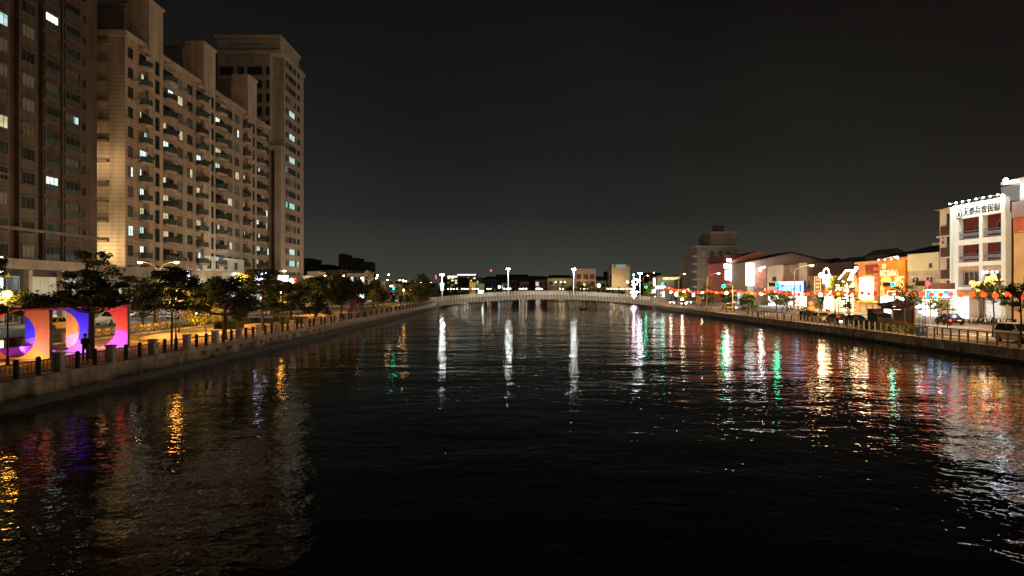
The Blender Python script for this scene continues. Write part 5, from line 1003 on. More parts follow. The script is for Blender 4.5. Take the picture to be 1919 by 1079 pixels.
# townhouse left of hotel
t = rblock('townhouse', 'narrow beige townhouse with dark balconies squeezed beside the hotel', 122.4, 126.2, 19.4, PM('beige_plaster', (.42, .34, .28), .8, .15, .4))
MB().prism([(72.2, 122.35, 19.4), (92, 122.35, 19.4), (92, 122.35, 21.6), (80, 122.35, 21.4)], (0, 4.4, 0)).build('roof', PM('tan_roof', (.40, .30, .17), .8, .2, .5), t)
for k, z in enumerate((5.4, 9.3, 13.0, 16.6)):
    window(PRf, t, 122.7, 124.1, z, z + 2.0, G1, FRM, 0)
    if k: MB().bx(PRf, 122.5, 124.8, z - 1.6, z - .1, .1, .7).build('balcony', PM('dark_balcony', (.05, .035, .03), .7, .2, 1), t)
    MB().bx(PRf, 122.3, 126.4, z - 1.9, z - 1.65, .0, .5).build('ledge', PM('beige_plaster', (.42, .34, .28)), t)
for z in (13.6, 14.5, 15.4): MB().bx(PRf, 124.9, 125.5, z, z + .5, .01, .06).build('sign_square', PM('brown_sign', (.12, .05, .03), .7), t)
# cream hall
CRM = PM('olive_cream', (.46, .44, .30), .85, .12, .3)
t = rblock('hall', 'plain olive cream building between the townhouse and the orange billboard', 126.3, 136.2, 9.2, PM('hall_grey', (.32, .27, .21), .85, .2, .4)); MB().box((73.0 - .15, 126.3, 9.2), (92, 136.2, 12.3)).build('upper_wall', CRM, t); MB().prism([(72.4, 126.2, 12.3), (93, 126.2, 12.3), (83, 126.2, 14.0)], (0, 10.2, 0)).build('roof', PM('dark_roof', (.05, .045, .045)), t)
window(PL('R', 72.85), t, 128.2, 129.1, 9.7, 10.5, BLACKGL, FRM, 0); 
for u in (128, 132.4): window(PRf, t, u, u + 2.4, 7.0, 8.2, BLACKGL, PM('white_frame', (.6, .6, .56), .6), 1)
window(PRf, t, 126.6, 131.6, GR + .1, 4.3, EM('shop_warm_white', (1, .90, .62), 6, sample=True, var=.4), FRW, 3, name='shopfront', sill=False); window(PRf, t, 132, 135.8, GR + .1, 3.8, EM('shop_cool_dim', (.75, .85, .8), .5, var=.5), FRW, 2, name='shopfront', sill=False)
MB().bx(PRf, 126.5, 136, 4.5, 4.8, 0, 1.8).build('awning', PM('grey_awning', (.25, .24, .22), .7), t); lamp(70, 129, 3.2, 260, (1, .92, .7), .4, 'shop_fill')
b = thing('building', 'pale grey block with a dark opening on the roofs behind the billboard', 'building', (92, 147, 5)); MB().box((88, 140, GR), (100, 155, 15.6)).build('wall', PM('light_grey', (.36, .33, .31), .8, .15, .3), b); MB().box((93.5, 139.9, 13), (98.5, 140.02, 15)).build('opening', BLACKGL, b)
# LED screen
t = thing('screen_sign', 'bright blue lit screen sign hanging over the pavement left of the hotel', 'screen', (66, 100, 4)); D = 100
MB().box((LX(1734, D), D, ZZ(561, D)), (LX(1790.5, D), D + .4, ZZ(542, D))).build('cabinet', WHITEM, t); MB().box((LX(1736, D), D - .04, ZZ(558.5, D)), (LX(1786, D), D, ZZ(544, D))).build('screen', EM('screen_blue', (.0, .26, 1), 2.4, sample=True), t)
for a, b_, c, d in ((1745, 1750, 544.8, 557), (1753, 1759, 546, 549), (1753, 1758, 550, 553), (1753, 1760, 553.6, 556.5), (1760, 1763, 545, 557), (1765, 1769, 546.5, 549), (1765, 1774, 551, 554), (1765, 1780, 554.6, 557.6)): MB().box((LX(a, D), D - .07, ZZ(d, D)), (LX(b_, D), D - .045, ZZ(c, D))).build('screen_mark', EM('screen_white', (.6, .95, 1), 2), t)
MB().box((LX(1744, D), D + .05, ZZ(541.5, D)), (LX(1791, D), D + .5, ZZ(530, D))).build('dark_board', PM('board_brown', (.05, .03, .03), .7), t); MB().tube((LX(1748, D), D + .5, GR), (LX(1748, D), D + .5, ZZ(541, D)), .1).build('post', GREYM, t)
# billboard building
t = rblock('shop_building', 'shop building carrying the tall orange lit billboard over a glaring white shop', 136.3, 146.8, 12.0, PM('terracotta_wall', (.42, .17, .09), .8, .2, .5))
MB().prism([(72, 136.2, 11.9), (94, 136.2, 11.9), (84, 136.2, 14.6)], (0, 11.5, 0)).build('roof', PM('dark_roof', (.05, .045, .045)), t)
bb = MB().bx(PRf, 136.6, 146.3, 4.9, 11.3, .02, .35).build('billboard', PM('billboard_orange', (.60, .15, .015), .6, .08, .5), t)
BBW = PM('billboard_cream', (.95, .72, .30), .6, .06, 1); BWT = PM('billboard_white', (.95, .92, .85), .6, .03, 1)
for u, v, a_, c_2 in ((143.6, 7.55, 2.0, .95), (138.9, 7.0, 1.95, .95), (145.2, 5.8, 1.0, .9)): MB().prism([PRf(u + a_ * math.cos(q), v + c_2 * math.sin(q), .36) for q in [2 * math.pi * i / 24 for i in range(24)]], (-.03, 0, 0)).build('cream_oval', BBW, bb)
text('3秒', 1.15, BWT, PRf(144.4, 10.3, .38), 'R', bb, 'lettering'); text('擄獲你的心', 1.4, BWT, PRf(142.5, 8.95, .38), 'R', bb, 'lettering')
for v0, v1, u0, u1 in ((8.25, 8.4, 137, 139.4), (7.98, 8.12, 137, 140.6)): MB().bx(PRf, u0, u1, v0, v1, .36, .39).build('text_line', BWT, bb)
for k in range(4): u = 138 + k * 2.4; fa = MB().path([PRf(u, 11.4, .2), PRf(u, 11.7, .9)], .03, n=4).build('lamp_arm', DARKM, t); MB().sph(PRf(u, 11.66, 1.0), .13, nu=6, nv=4).build('bulb', EM('bb_bulb', (1, .7, .3), 40), fa)
for u, p_ in ((138.5, 150), (142, 110), (145.5, 60)): lamp(*PRf(u, 10.9, 1.5), p_, (1, .68, .25), .2, 'billboard_light')
window(PRf, t, 136.6, 146.4, GR + .1, 4.5, EM('shop_glare', (1, .90, .70), 9, sample=True, var=.3, scale=.8), FRW, 4, name='shopfront', sill=False); MB().bx(PRf, 136.5, 142.5, 4.5, 5.6, .36, .7).build('lit_fascia', EM('fascia_warm', (1, .78, .45), 5, sample=True, var=.4), t)
MB().bx(PRf, 136.3, 146.8, 4.6, 4.85, .7, 2.2).build('awning', PM('grey_awning', (.25, .24, .22)), t)
# brick building with white vertical sign
t = rblock('brick_building', 'orange brick building with a big blank white vertical light box', 146.9, 156.0, 11.2, PM('orange_brick', (.50, .20, .09), .8, .25, .8, lines=(.3, .3)))
MB().box((72.2, 146.8, 11.2), (92, 156.1, 11.6)).build('cornice', PM('orange_trim', (.5, .3, .18), .8), t); MB().bx(PRf, 147.4, 152.8, 8.8, 10.9, .0, .03).build('recess', PM('brick_dark', (.16, .05, .03), .8), t)
lb = MB().bx(PRf, 149.3, 154.0, 3.9, 8.3, .1, .55).build('light_box', EM('lightbox_warm', (1, .80, .45), 14, sample=True), t); MB().bx(PRf, 146.9, 156, 3.2, 3.5, 0, 1.2).build('lintel', PM('yellow_trim', (.55, .40, .12), .8), t)
MB().bx(PRf, 147.2, 154.5, GR + .1, 3.2, .0, .06).build('cream_shutter', PM('cream_shutter', (.62, .50, .33), .7, .1, 1), t); 
for u in (149.5, 152.2): MB().prism([PRf(u + .38 * math.cos(q), 2.1 + .7 * math.sin(q), .065) for q in [2 * math.pi * i / 12 for i in range(12)]], (-.02, 0, 0)).build('brown_decor', PM('decor_brown', (.4, .15, .04), .7), t)
for k in range(6): MB().bx(PRf, 147 + .02, 148.9, 3.9 + k * 1.15, 4.6 + k * 1.15, .02, .25).build('lattice_panel', PM('lattice_red', (.55, .14, .06), .7, .2, 2), t)
lamp(68.5, 151.5, 5.6, 420, (1, .65, .28), .4, 'shop_fill')
# fairy light house
FH = thing('fairy_light_house', 'storybook house front with towers and roof outlined in glowing white light tubes', 'building', (74, 164, GR)); TUBE = EM('light_tube', (1, .74, .42), 36, sample=False); DK = PM('house_dark', (.20, .11, .05), .8, .2, .6)
MB().box((73.2, 156.1, GR), (90, 172.6, 7.0)).build('wall', PM('house_cream', (.60, .42, .22), .8, .15, .5), FH)
MB().prism([PRf(160.2, 7.6, .1), PRf(166.0, 7.6, .1), PRf(165.6, 10.1, -1.9), PRf(160.6, 10.1, -1.9)], (.3, 0, -.2)).build('roof', DK, FH)
MB().box((75.2, 160.4, 7.0), (88, 165.8, 10.0)).build('upper_wall', DK, FH)
def tube_line(pts, r=.07, nm='light_tube', mat=TUBE, par=None): return MB().path([PRf(*p) for p in pts], r * .7, n=5).build(nm, mat, par or FH)
tube_line([(160.2, 7.6, .2), (160.6, 10.15, -1.8), (165.6, 10.15, -1.8), (166.0, 7.6, .2), (160.2, 7.6, .2)], .13)
MB().sph(PRf(160.5, 10.5, -1.7), .35, nu=10, nv=6).build('star_ball', TUBE, FH)
for u0, u1, zt, zp in ((156.6, 159.4, 7.2, 9.9), (167.4, 169.0, 6.9, 8.7)):
    tw = MB().bx(PRf, u0, u1, GR, zt, -.3, .7).build('tower', PM('tower_cream', (.7, .55, .38), .8, .1, .5), FH); c = (u0 + u1) / 2
    MB().loft([[PRf(u0 - .2, zt, .9), PRf(u1 + .2, zt, .9), PRf(u1 + .2, zt, -.6), PRf(u0 - .2, zt, -.6)], [PRf(c - .03, zp, .1), PRf(c + .03, zp, .1), PRf(c + .03, zp, .05), PRf(c - .03, zp, .05)]]).build('spire', PM('spire_cream', (.75, .6, .42), .8), tw)
    for uu in (u0, u1): tube_line([(uu, GR + .2, .82), (uu, zt, .82), (c, zp, .2)], .12, par=tw)
    tube_line([(u0, zt, .85), (u1, zt, .85)], .1, par=tw); tube_line([(u0, 3.9, .85), (u1, 3.9, .85)], .1, par=tw); tube_line([(u0 + .5, 4.6, .85), (u0 + .5, 6.0, .85), (c, 6.6, .85), (u1 - .5, 6.0, .85), (u1 - .5, 4.6, .85), (u0 + .5, 4.6, .85)], .09, par=tw)
    MB().bx(PRf, c - .35, c + .35, 4.8, 5.9, .7, .78).build('tower_window', PM('tower_window', (.35, .15, .05), .6), tw)
sg = MB().bx(PRf, 168.9, 171.9, 7.2, 9.3, .2, .8).build('sign_box', EM('signbox_cream', (1, .80, .50), 6, sample=True), FH); tube_line([(172.0, 9.2, .6)] + [(170.4 + 1.6 * math.cos(a), 9.35 + 1.4 * math.sin(a), .6) for a in [math.pi * i / 8 for i in range(9)]] + [(168.8, 9.2, .6)], .13)
for u0, u1 in ((160.2, 162.3), (163.2, 166.8), (169.8, 172.2)):
    tube_line([(u0, GR + .1, .2), (u0, 3.6, .2), (u1, 3.6, .2), (u1, GR + .1, .2)], .11); window(PRf, FH, u0 + .25, u1 - .25, GR + .15, 3.4, EM('house_door_glow', (1, .62, .25), 1.5, sample=True, var=.4), FRW, 1, name='glazed_door', sill=False)
for k, u in enumerate((160.4, 162.0, 163.6, 165.2)): tube_line([(u, 4.5, .2), (u, 6.2, .2), (u + 1.0, 6.2, .2), (u + 1.0, 4.5, .2), (u, 4.5, .2)], .08); MB().bx(PRf, u + .1, u + .9, 4.6, 6.1, .02, .08).build('lit_window', EM('house_window', (1, .7, .35), .9), FH)
tube_line([(157, 4.0, .25), (171.8, 4.0, .25)], .1); tube_line([(157, 6.8, .3), (171.4, 6.8, .3)], .09)
t = thing('orange_street_lamp', 'glaring orange lamp above the orange-lit tree beside the fairy-light house', 'street lamp', (LX(1540, 150), 150, GR)); x, z = LX(1540, 150), ZZ(515.5, 150); MB().tube((x, 150, GR), (x, 150, z - .3), .1, .07).build('pole', DARKM, t); MB().sph((x, 150, z), .52, nu=12, nv=8).build('globe', EM('orange_glare', (1, .66, .22), 40), t); lamp(x - .8, 148.8, z, 1300, (1, .48, .10), .4, 'orange_light')
lamp(70.0, 164, 5, 1200, (1, .66, .3), .5, 'house_light'); lamp(66, 160, 3.2, 350, (1, .62, .25), .5, 'house_light')
t = thing('neon_frame_sign', 'faint pinkish outlined vertical frame sign left of the fairy-light house', 'sign', (70, 175, 4)); D = 165
MB().path([(LX(a, D), D, ZZ(b_, D)) for a, b_ in ((1527, 519), (1538, 519), (1538, 550), (1527, 550), (1527, 519))], .07, n=4).build('outline', EM('neon_peach', (1, .55, .3), 1.6), t)
for k in range(4): MB().box((LX(1529, D), D, ZZ(526 + k * 7, D)), (LX(1536, D), D + .05, ZZ(522 + k * 7, D))).build('letter', EM('neon_peach_dim', (1, .5, .25), .6, var=.5), t)
MB().tube((LX(1532, D), D + .1, GR), (LX(1532, D), D + .1, ZZ(550, D)), .06).build('post', DARKM, t)
t = thing('ornament_figure', 'round two-ball ornament figure glowing amber on the pavement by the white globe lamp', 'ornament', (LX(1520, 150), 150, GR)); MB().sph((LX(1520, 150), 150, GR + .7), .75, nu=12, nv=8).sph((LX(1520, 150), 150, GR + 1.85), .5, nu=12, nv=8).build('body', PM('amber_figure', (.7, .42, .12), .6, .2, 2), t)
t = thing('planter_box', 'long low amber planter at the foot of the fairy-light house', 'planter', (LX(1545, 142), 142, GR)); MB().box((LX(1537, 142), 141.6, GR), (LX(1553, 142), 142.6, GR + .5)).build('box', PM('amber_stone', (.5, .33, .13), .7, .2, 2), t)
# dark orange house, blue sign shop
t = rblock('dark_house', 'dim brown house between the blue sign shop and the fairy-light house', 172.8, 182.6, 9.2, PM('dim_brown', (.20, .12, .07), .85, .3, .4), x1=84); MB().bx(PRf, 172.7, 182.7, 5.8, 6.2, 0, 1.1).build('eave', DARKM, t)
t = rblock('shop_building', 'low block with purple brown wall above the glowing blue letter sign', 182.8, 211, 12.3, PM('mauve_wall', (.155, .105, .105), .85, .2, .3), x1=100)
w = MB(); w.bx(PRf, 182.8, 187.6, 5.5, 12.5, .0, .2); w.bx(PRf, 198.5, 211, 5.5, 12.45, .0, .25); w.build('pale_wall', PM('pale_wall', (.40, .34, .30), .85, .12, .3), t)
window(PL('R', 72.75), t, 203.5, 206.5, 8.2, 9.4, BLACKGL, FRM, 1)
for k, u in enumerate((193.2, 191.8, 190.6)): MB().bx(PRf, u, u + .25, 10.2 - .5 * (k % 2), 11.6, .02, .06).build('wall_mark', PM('mark_grey', (.35, .3, .28), .8), t)
sgn = thing('neon_shop_sign', 'glowing blue and white letter sign board with white frame over a pink lit shop', 'sign', (71.5, 191, 4)); 
sb = MB().bx(PRf, 181.9, 200.2, 4.7, 7.9, .9, 1.3).build('board', PM('board_blue', (.02, .08, .45), .5, .1, 1), sgn)
MB().bx(PRf, 181.9, 199.4, 7.1, 7.9, 1.3, 1.42).bx(PRf, 181.9, 183.0, 5.4, 7.1, 1.3, 1.42).build('white_frame', EM('frame_white', (.6, .68, 1), 2, sample=True), sgn); MB().bx(PRf, 182, 192, 4.0, 5.2, 1.3, 1.5).build('white_panel', EM('panel_white', (.9, .85, 1), 1.8, sample=True), sgn)
text('Ao食青竹湯', 2.0, EM('letter_cyan', (.25, .85, 1), 3), PRf(191.2, 6.1, 1.45), 'R', sgn, 'lettering', .05, sx=1.35)
MB().bx(PRf, 181.9, 200.2, 5.1, 5.25, 1.35, 1.45).build('pink_tube', EM('tube_pink', (1, .2, .45), 3), sgn)
MB().bx(PRf, 181.9, 200.2, 4.75, 7.85, 1.3, 1.33).build('blue_panel', EM('panel_blue', (.02, .06, 1), 4, sample=True), sgn)
for u0, u1, mm in ((183, 191, EM('shop_pink', (1, .5, .38), 4, sample=True, var=.6, scale=.5)), (192, 201, EM('shop_white2', (.9, 1, .85), 2.2, sample=True, var=.6, scale=.5)), (202, 210.6, EM('shop_white3', (.95, .98, 1), 6, sample=True, var=.5, scale=.5))): window(PRf, t, u0, u1, GR + .1, 4.2, mm, FRW, 4, name='shopfront', sill=False)
lamp(69, 190, 4, 500, (.7, .75, 1), .5, 'sign_light'); lamp(69, 205, 4, 600, (1, .95, .9), .5, 'shop_fill')
# warehouse with gable, pink building
t = rblock('warehouse', 'big brown warehouse with a shallow gable facing the camera and a glaring white corner sign', 230, 246, 14.3, PM('warehouse_brown', (.27, .20, .165), .85, .15, .3), x1=98)
MB().prism([(71.0, 229.5, 14.2), (73.2, 229.5, 14.2), (87, 229.5, 17.6), (99.5, 229.5, 14.4), (99.5, 229.5, 13.9), (87, 229.5, 17.1)], (0, 17, 0)).build('roof', PM('dark_roof', (.05, .045, .045)), t); MB().prism([(73, 229.98, 14.25), (98, 229.98, 14.25), (87, 229.98, 17.1)], (0, 1, 0)).build('gable_wall', PM('warehouse_brown', (.27, .2, .165)), t)
for k in range(3): window(PL('F', 230), t, 84 + k * 2.2, 85.8 + k * 2.2, 12.2, 13.6, BLACKGL, FRM, 0)
MB().box((72.7, 229.6, 7.0), (75.2, 229.95, 14.0)).build('corner_sign', EM('corner_white', (1, 1, .96), 5, sample=True, var=.2), t); MB().box((75.6, 229.7, 6.2), (79.0, 229.95, 12.6)).build('pink_banner', PM('banner_pink', (.60, .28, .22), .8, .2, 1), t)
for k in range(5): MB().box((73.0, 229.5, 4.4 + k * .55), (75.0, 229.6, 4.7 + k * .55)).build('sign_line', PM('signline', (.5, .5, .45), .7), t)
for k in range(3): window(PRf, t, 231 + k * 5, 235 + k * 5, GR + .1, 5, SHOPW if k == 1 else SHOPY, FRW, 2, name='shopfront', sill=False)
lamp(73.8, 226, 12.5, 1500, (1, .98, .9), .5, 'sign_light'); lamp(73, 224, 5, 600, (1, .85, .65), .5, 'shop_fill')
MB().sph((LX(1425, 222), 222, ZZ(505, 222)), .5, nu=8, nv=5).build('flood_bulb', EM('flood_violet', (.65, .72, 1), 20), t)
t = rblock('pink_building', 'coral pink building with sloping gable and stacked glaring white signs', 248, 276, 15.0, PM('coral', (.56, .17, .13), .8, .12, .4), x1=92)
MB().prism([(73, 247.9, 15), (92, 247.9, 15), (82.5, 247.9, 18.6), (77, 247.9, 16.8)], (0, 27, 0)).build('upper_wall', PM('coral', (.56, .17, .13)), t); MB().box((72, 250, 15.5), (80, 272, 17.4)).build('dark_roof_box', PM('maroon', (.14, .045, .04), .8, .2, .5), t)
for a, b_, c, d in ((1363, 1371, 485, 490), (1358, 1378, 494, 503), (1360, 1367, 506, 524), (1369, 1371, 506, 526)): D = 247; MB().box((LX(a, D), D, ZZ(d, D)), (LX(b_, D), D + .35, ZZ(c, D))).build('white_sign', EM('corner_white2', (1, 1, 1), 8, sample=True), t)
D = 247.4; MB().box((LX(1380, D), D, ZZ(508, D)), (LX(1397, D), D + .4, ZZ(502.5, D))).tube((LX(1380, D), D, ZZ(505.5, D)), (LX(1380, D), D + .4, ZZ(505.5, D)), .75, .75, 16).build('round_sign', PM('sign_lime', (.55, .60, .42), .7), t); MB().box((LX(1382, D), D + .2, ZZ(536, D)), (LX(1389, D), D + .5, ZZ(509, D))).build('teal_shutter', PM('teal_shutter', (.06, .19, .19), .7, .1, 1), t); MB().box((LX(1389.2, D), D + .2, ZZ(536, D)), (LX(1397, D), D + .5, ZZ(509, D))).build('grey_shutter', PM('grey_shutter', (.2, .17, .16), .7, .1, 1), t)
lamp(77, 243, 10, 2200, (1, .75, .65), .5, 'sign_light')
# grey hotel tower
t = thing('hotel_tower', 'grey stone hotel tower with arched windows, cornices and stepped rooftop', 'hotel', (83, 305, GR)); D = 294; GS = PM('grey_stone', (.25, .225, .20), .85, .15, .3); GT = PM('grey_trim', (.36, .32, .28), .85, .1, .3)
xa, xb = LX(1307, D), LX(1384, D); MB().box((xa, D, GR), (xb, D + 26, ZZ(463, D))).build('wall', GS, t); b = MB(); b.box((xa - .8, D - .6, ZZ(463, D)), (xb, D + 26, ZZ(460, D))); b.box((xa - .6, D - .6, ZZ(524, D)), (LX(1338, D), D - .01, ZZ(521.5, D))); b.build('cornice', GT, t)
b = MB(); b.box((LX(1334, D), D + 2, ZZ(460, D)), (xb, D + 20, ZZ(436, D))); b.build('upper_storey', GS, t); MB().box((LX(1333, D), D + 1.5, ZZ(436, D)), (LX(1385, D), D + 20.5, ZZ(433, D))).build('cornice', GT, t); MB().tube((LX(1358, D), D + 9, ZZ(433, D)), (LX(1358, D), D + 9, ZZ(422, D)), 2.2, 2.2, 12).tube((LX(1358, D), D + 9, ZZ(422, D)), (LX(1358, D), D + 9, ZZ(419.5, D)), 2.7, 2.5, 12).build('roof_drum', PM('drum_rust', (.16, .09, .07), .8, .2, .5), t)
for r_ in range(4):
    for px in (1320, 1335, 1351, 1366):
        x = LX(px, D); z = ZZ(475 + r_ * 14.5, D); f = MB(); f.box((x - .75, D - .08, z - 1.5), (x + .75, D + .05, z + .4)); f.prism([(x + .75 * math.cos(a), D - .08, z + .4 + .6 * math.sin(a)) for a in [math.pi * i / 8 for i in range(9)]], (0, .12, 0)); f.build('arched_window', PM('hotel_pane', (.10, .095, .08), .4, .4, 1) if px != 1320 else PM('hotel_pane_pale', (.33, .30, .24), .5, .2, 1), t)
for r_ in range(5): z = ZZ(480 + r_ * 14.5, D); MB().box((xa - 1.3, D + .5, z - .3), (xa - .02, D + 5, z + .5)).build('side_balcony', GT, t)
for k, px in enumerate((1312, 1322, 1333)): x = LX(px, D); MB().tube((x, D - 2, GR), (x, D - 2, 6.6), .6, .5, 10).build('column', GT, t)
for px in (1318, 1334): x = LX(px, D); MB().box((x - 1.2, D - .1, GR), (x + 1.2, D - .02, 5.2)).build('lit_arch', EM('arch_glow', (1, .95, .8), 1.3, var=.5), t)
lamp(68, 282, 8, 2600, (1, .85, .62), .5, 'street_fill')
# background blocks over the right roofs
for i, (a, b_, c, D_, z_, m_) in enumerate(((1506, 1545, 497, 260, 0, (.16, .10, .06)), (1540, 1600, 492, 250, 0, (.15, .10, .07)), (1598, 1650, 490, 215, 0, (.18, .14, .12)), (1275, 1307, 525, 330, 0, (.13, .11, .09)), (1388, 1402, 487, 330, 0, (.1, .06, .05)), (1664, 1700, 476, 190, 0, (.12, .1, .09)))):
    x0, x1, z = LX(a, D_), LX(b_, D_), ZZ(c, D_); t = thing('building', ['brown block behind the dim brown house', 'dark rust roofline above the fairy-light house', 'grey block behind the brick building', 'dim block left of the grey hotel tower', 'dark block between pink building and hotel tower', 'dim rooftop just left of the pale grey block'][i], 'building', ((x0 + x1) / 2, D_, GR)); MB().box((x0, D_, GR), (x1, D_ + 12, z)).build('wall', PM('back_wall%s' % 'abcdef'[i], m_, .85, .25, .2), t)
    MB().prism([(x0 - .4, D_ - .4, z), (x1 + .4, D_ - .4, z), ((x0 + x1) / 2, D_ - .4, z + 1.6)], (0, 12.6, 0)).build('roof', PM('dull_roof', (.10, .08, .07), .85, .2, .3), t)
    for k in range(3): window(PL('F', D_), t, x0 + (x1 - x0) * (k + .25) / 3, x0 + (x1 - x0) * (k + .7) / 3, z - 2.2, z - .9, BLACKGL, FRM, 0, sill=False)
# far right bank cluster at the bridge end
t = fbuild(1233, 1275, 519, 345, 'low building with a glowing amber upper storey and grey roof', PM('white_far', (.42, .45, .42), .8, .1, .4), 12, base=GR); D = 344
MB().box((LX(1244, D), D, ZZ(524, D)), (LX(1275, D), D + .9, ZZ(519.5, D))).build('amber_storey', EM('amber_glow', (1, .55, .22), 1.8, var=.6, scale=.8), t); MB().prism([(LX(1228, D), D - 1, ZZ(519, D)), (LX(1240, D), D - 1, ZZ(514, D)), (LX(1276, D), D - 1, ZZ(514, D)), (LX(1276, D), D - 1, ZZ(518, D))], (0, 14, 0)).build('roof', PM('grey_roof2', (.12, .13, .12), .8), t)
t = blade('gate_sign', 'dazzling white lit gate sign at the right end of the bridge', 1236, 300, 536, 541, 22, [EM('gate_white', (.95, 1, 1), 9, sample=True)]); MB().box((LX(1226, 300), 299.5, GR), (LX(1229, 300), 300.5, ZZ(534, 300))).build('pillar', EM('gate_pillar_glow', (.9, .95, .95), 2), t)
blade('vertical_sign', 'thin tall white lit column sign at the right end of the bridge', 1226.5, 298, 521, 534, 3.4, [EM('gate_white', (.95, 1, 1), 9)])
blade('shop_sign', 'white lit lower signs under the gate sign', 1221, 296, 543, 551, 9, [EM('gate_white', (.95, 1, 1), 9)]); blade('vertical_sign', 'short white lit post sign right of the gate', 1244, 296, 546, 556, 2.6, [EM('gate_white', (.95, 1, 1), 9)])
fbuild(1236, 1243, 543, 292, 'pink lit kiosk front beside the gate sign', PM('pinkish_kiosk', (.5, .35, .3), .8), 4, 2, 1, [EM('kiosk_glow', (1, .7, .55), 1.0)], base=GR, name='kiosk')
blade('shop_sign', 'cream round lit sign at the pavement beyond the lantern string', 1268, 270, 546, 556, 8, [EM('sign_cream', (1, .93, .72), 1.6)], shape='disc')
t = thing('banner_board', 'tall golden yellow banner board standing behind the railing', 'board', (LX(1310, 185), 185, GR)); D = 185; MB().box((LX(1305, D), D, ZZ(569, D)), (LX(1314, D), D + .15, ZZ(555, D))).build('panel', PM('gold_panel', (.70, .45, .10), .6, .15, 1), t); MB().tube((LX(1306, D), D + .2, GR), (LX(1306, D), D + .2, ZZ(556, D)), .06).tube((LX(1313, D), D + .2, GR), (LX(1313, D), D + .2, ZZ(556, D)), .06).build('post', DARKM, t)
# ---- street lamps of the right bank
def arm_lamp(h=8.0, reach=2.4, mat=LH):
    t = thing('street_lamp', '', 'street lamp'); MB().tube((0, 0, 0), (0, 0, h - 1.2), .12, .08).build('pole', BRONZE, t)
    P = [(0, 0, h - 1.25)] + [(reach * (1 - math.cos(a)), 0, h - 1.2 + 1.2 * math.sin(a)) for a in [i * math.pi / 12 for i in range(1, 7)]]
    MB().path(P, .055, .04).build('arm', BRONZE, t); hd = MB().prism([(reach - .1, -.13, h - .02), (reach + .75, -.13, h + .06), (reach + .75, .13, h + .06), (reach - .1, .13, h - .02)], (0, 0, .12)).build('lamp_head', GREYM, t); MB().sph((reach + .35, 0, h - .02), .22, sc=(1.4, .8, .55)).build('bulb', mat, hd); return t
for px, D, hz, pw, lab, mt in ((1489, 114, ZZ(497, 114) - GR, 900, 'curved arm street lamp in front of the blue letter sign', 0), (1648.5, 117, ZZ(481, 117) - GR, 900, 'tall curved arm street lamp with violet tint before the orange billboard', 1), (1325, 167, ZZ(512, 167) - GR, 900, 'curved arm street lamp in front of the grey hotel tower', 0), (1272, 235, ZZ(513, 235) - GR, 900, 'street lamp head floating above the lantern string left of the hotel tower', 0), (1405, 142, ZZ(500, 142) - GR, 700, 'thin street lamp with violet head before the warehouse', 1), (1218, 330, 12, 700, 'street lamp above the yellow-green tree', 0), (1206, 340, 11, 500, 'pinkish street lamp left of the yellow-green tree', 0)):
    o = arm_lamp(hz, 2.35 if D < 200 else 1.5, EM('violet_head', (.72, .78, 1), 45) if mt else LH); o.location = (LX(px, D), D, GR); o['label'] = lab; o['group'] = 'street lamps of the right bank'; lamp(LX(px, D) + 2.7, D, GR + hz - .6, pw * 2.2, (.9, .9, 1) if mt else (1, .74, .42), .25)
for y in (70, 95, 135, 195): lamp(55, y, 9.0, 9500, (1, .66, .36), .3, 'street_fill'); lamp(44.5, y + 8, 8, 6000, (1, .60, .26), .3, 'street_fill')  # added lamps without fixtures, warming the road and the quay
# globe lamps right
GW = EM('globe_cream', (1, .88, .68), 70)
for i, (px, py, D, lab) in enumerate(((1362, 549, 150, 'cream globe lamp below the lanterns at the dark green tree'), (1427, 550, 140, 'cream globe lamp below the lanterns before the warehouse'), (1538.5, 552, 132, 'cream globe lamp in front of the fairy-light house'), (1316, 547, 190, 'cream globe lamp at the foot of the grey hotel tower'), (1282, 547, 215, 'cream globe lamp left of the golden banner board'), (1258, 547.5, 240, 'cream globe lamp over the dazzling headlights'), (1279, 561, 200, 'low pinkish lamp left of the banner board'))):
    z = ZZ(py, D); g = globe_lamp(GW, z - GR, .3); g.location = (LX(px, D), D, GR); g['label'] = lab; g['group'] = 'globe lamps of the right bank'; lamp(LX(px, D), D - .7, z - .2, 420, (1, .82, .55), .3)
# ---- lanterns
LM = EM('lantern_red', (1, .03, .006), 6.5, sample=False, var=.25, scale=3); 
def lantern():
    t = thing('paper_lantern', 'round red paper lantern', 'lantern'); MB().loft([[(.27 * math.sin(math.pi * (j + .6) / 8.2) * math.cos(2 * math.pi * i / 12), .27 * math.sin(math.pi * (j + .6) / 8.2) * math.sin(2 * math.pi * i / 12), .24 * math.cos(math.pi * (j + .6) / 8.2)) for i in range(12)] for j in range(8)]).build('shade', LM, t, smooth=True)
    MB().tube((0, 0, .22), (0, 0, .27), .09, .09, 8).tube((0, 0, -.27), (0, 0, -.22), .09, .09, 8).build('collar', PM('gold_collar', (.6, .4, .1), .5), t); MB().tube((0, 0, -.27), (0, 0, -.42), .02, .035, 5).build('tassel', PM('red_tassel', (.5, .03, .02), .8), t); return t
def ordn(k):
    on = ['', 'first', 'second', 'third', 'fourth', 'fifth', 'sixth', 'seventh', 'eighth', 'ninth', 'tenth', 'eleventh', 'twelfth', 'thirteenth', 'fourteenth', 'fifteenth', 'sixteenth', 'seventeenth', 'eighteenth', 'nineteenth']
    if k < 20: return on[k]
    tn = ['', '', 'twenty', 'thirty', 'forty', 'fifty', 'sixty', 'seventy', 'eighty', 'ninety'][k // 10]
    return tn + '-' + on[k % 10] if k % 10 else (tn[:-1] + 'ieth')
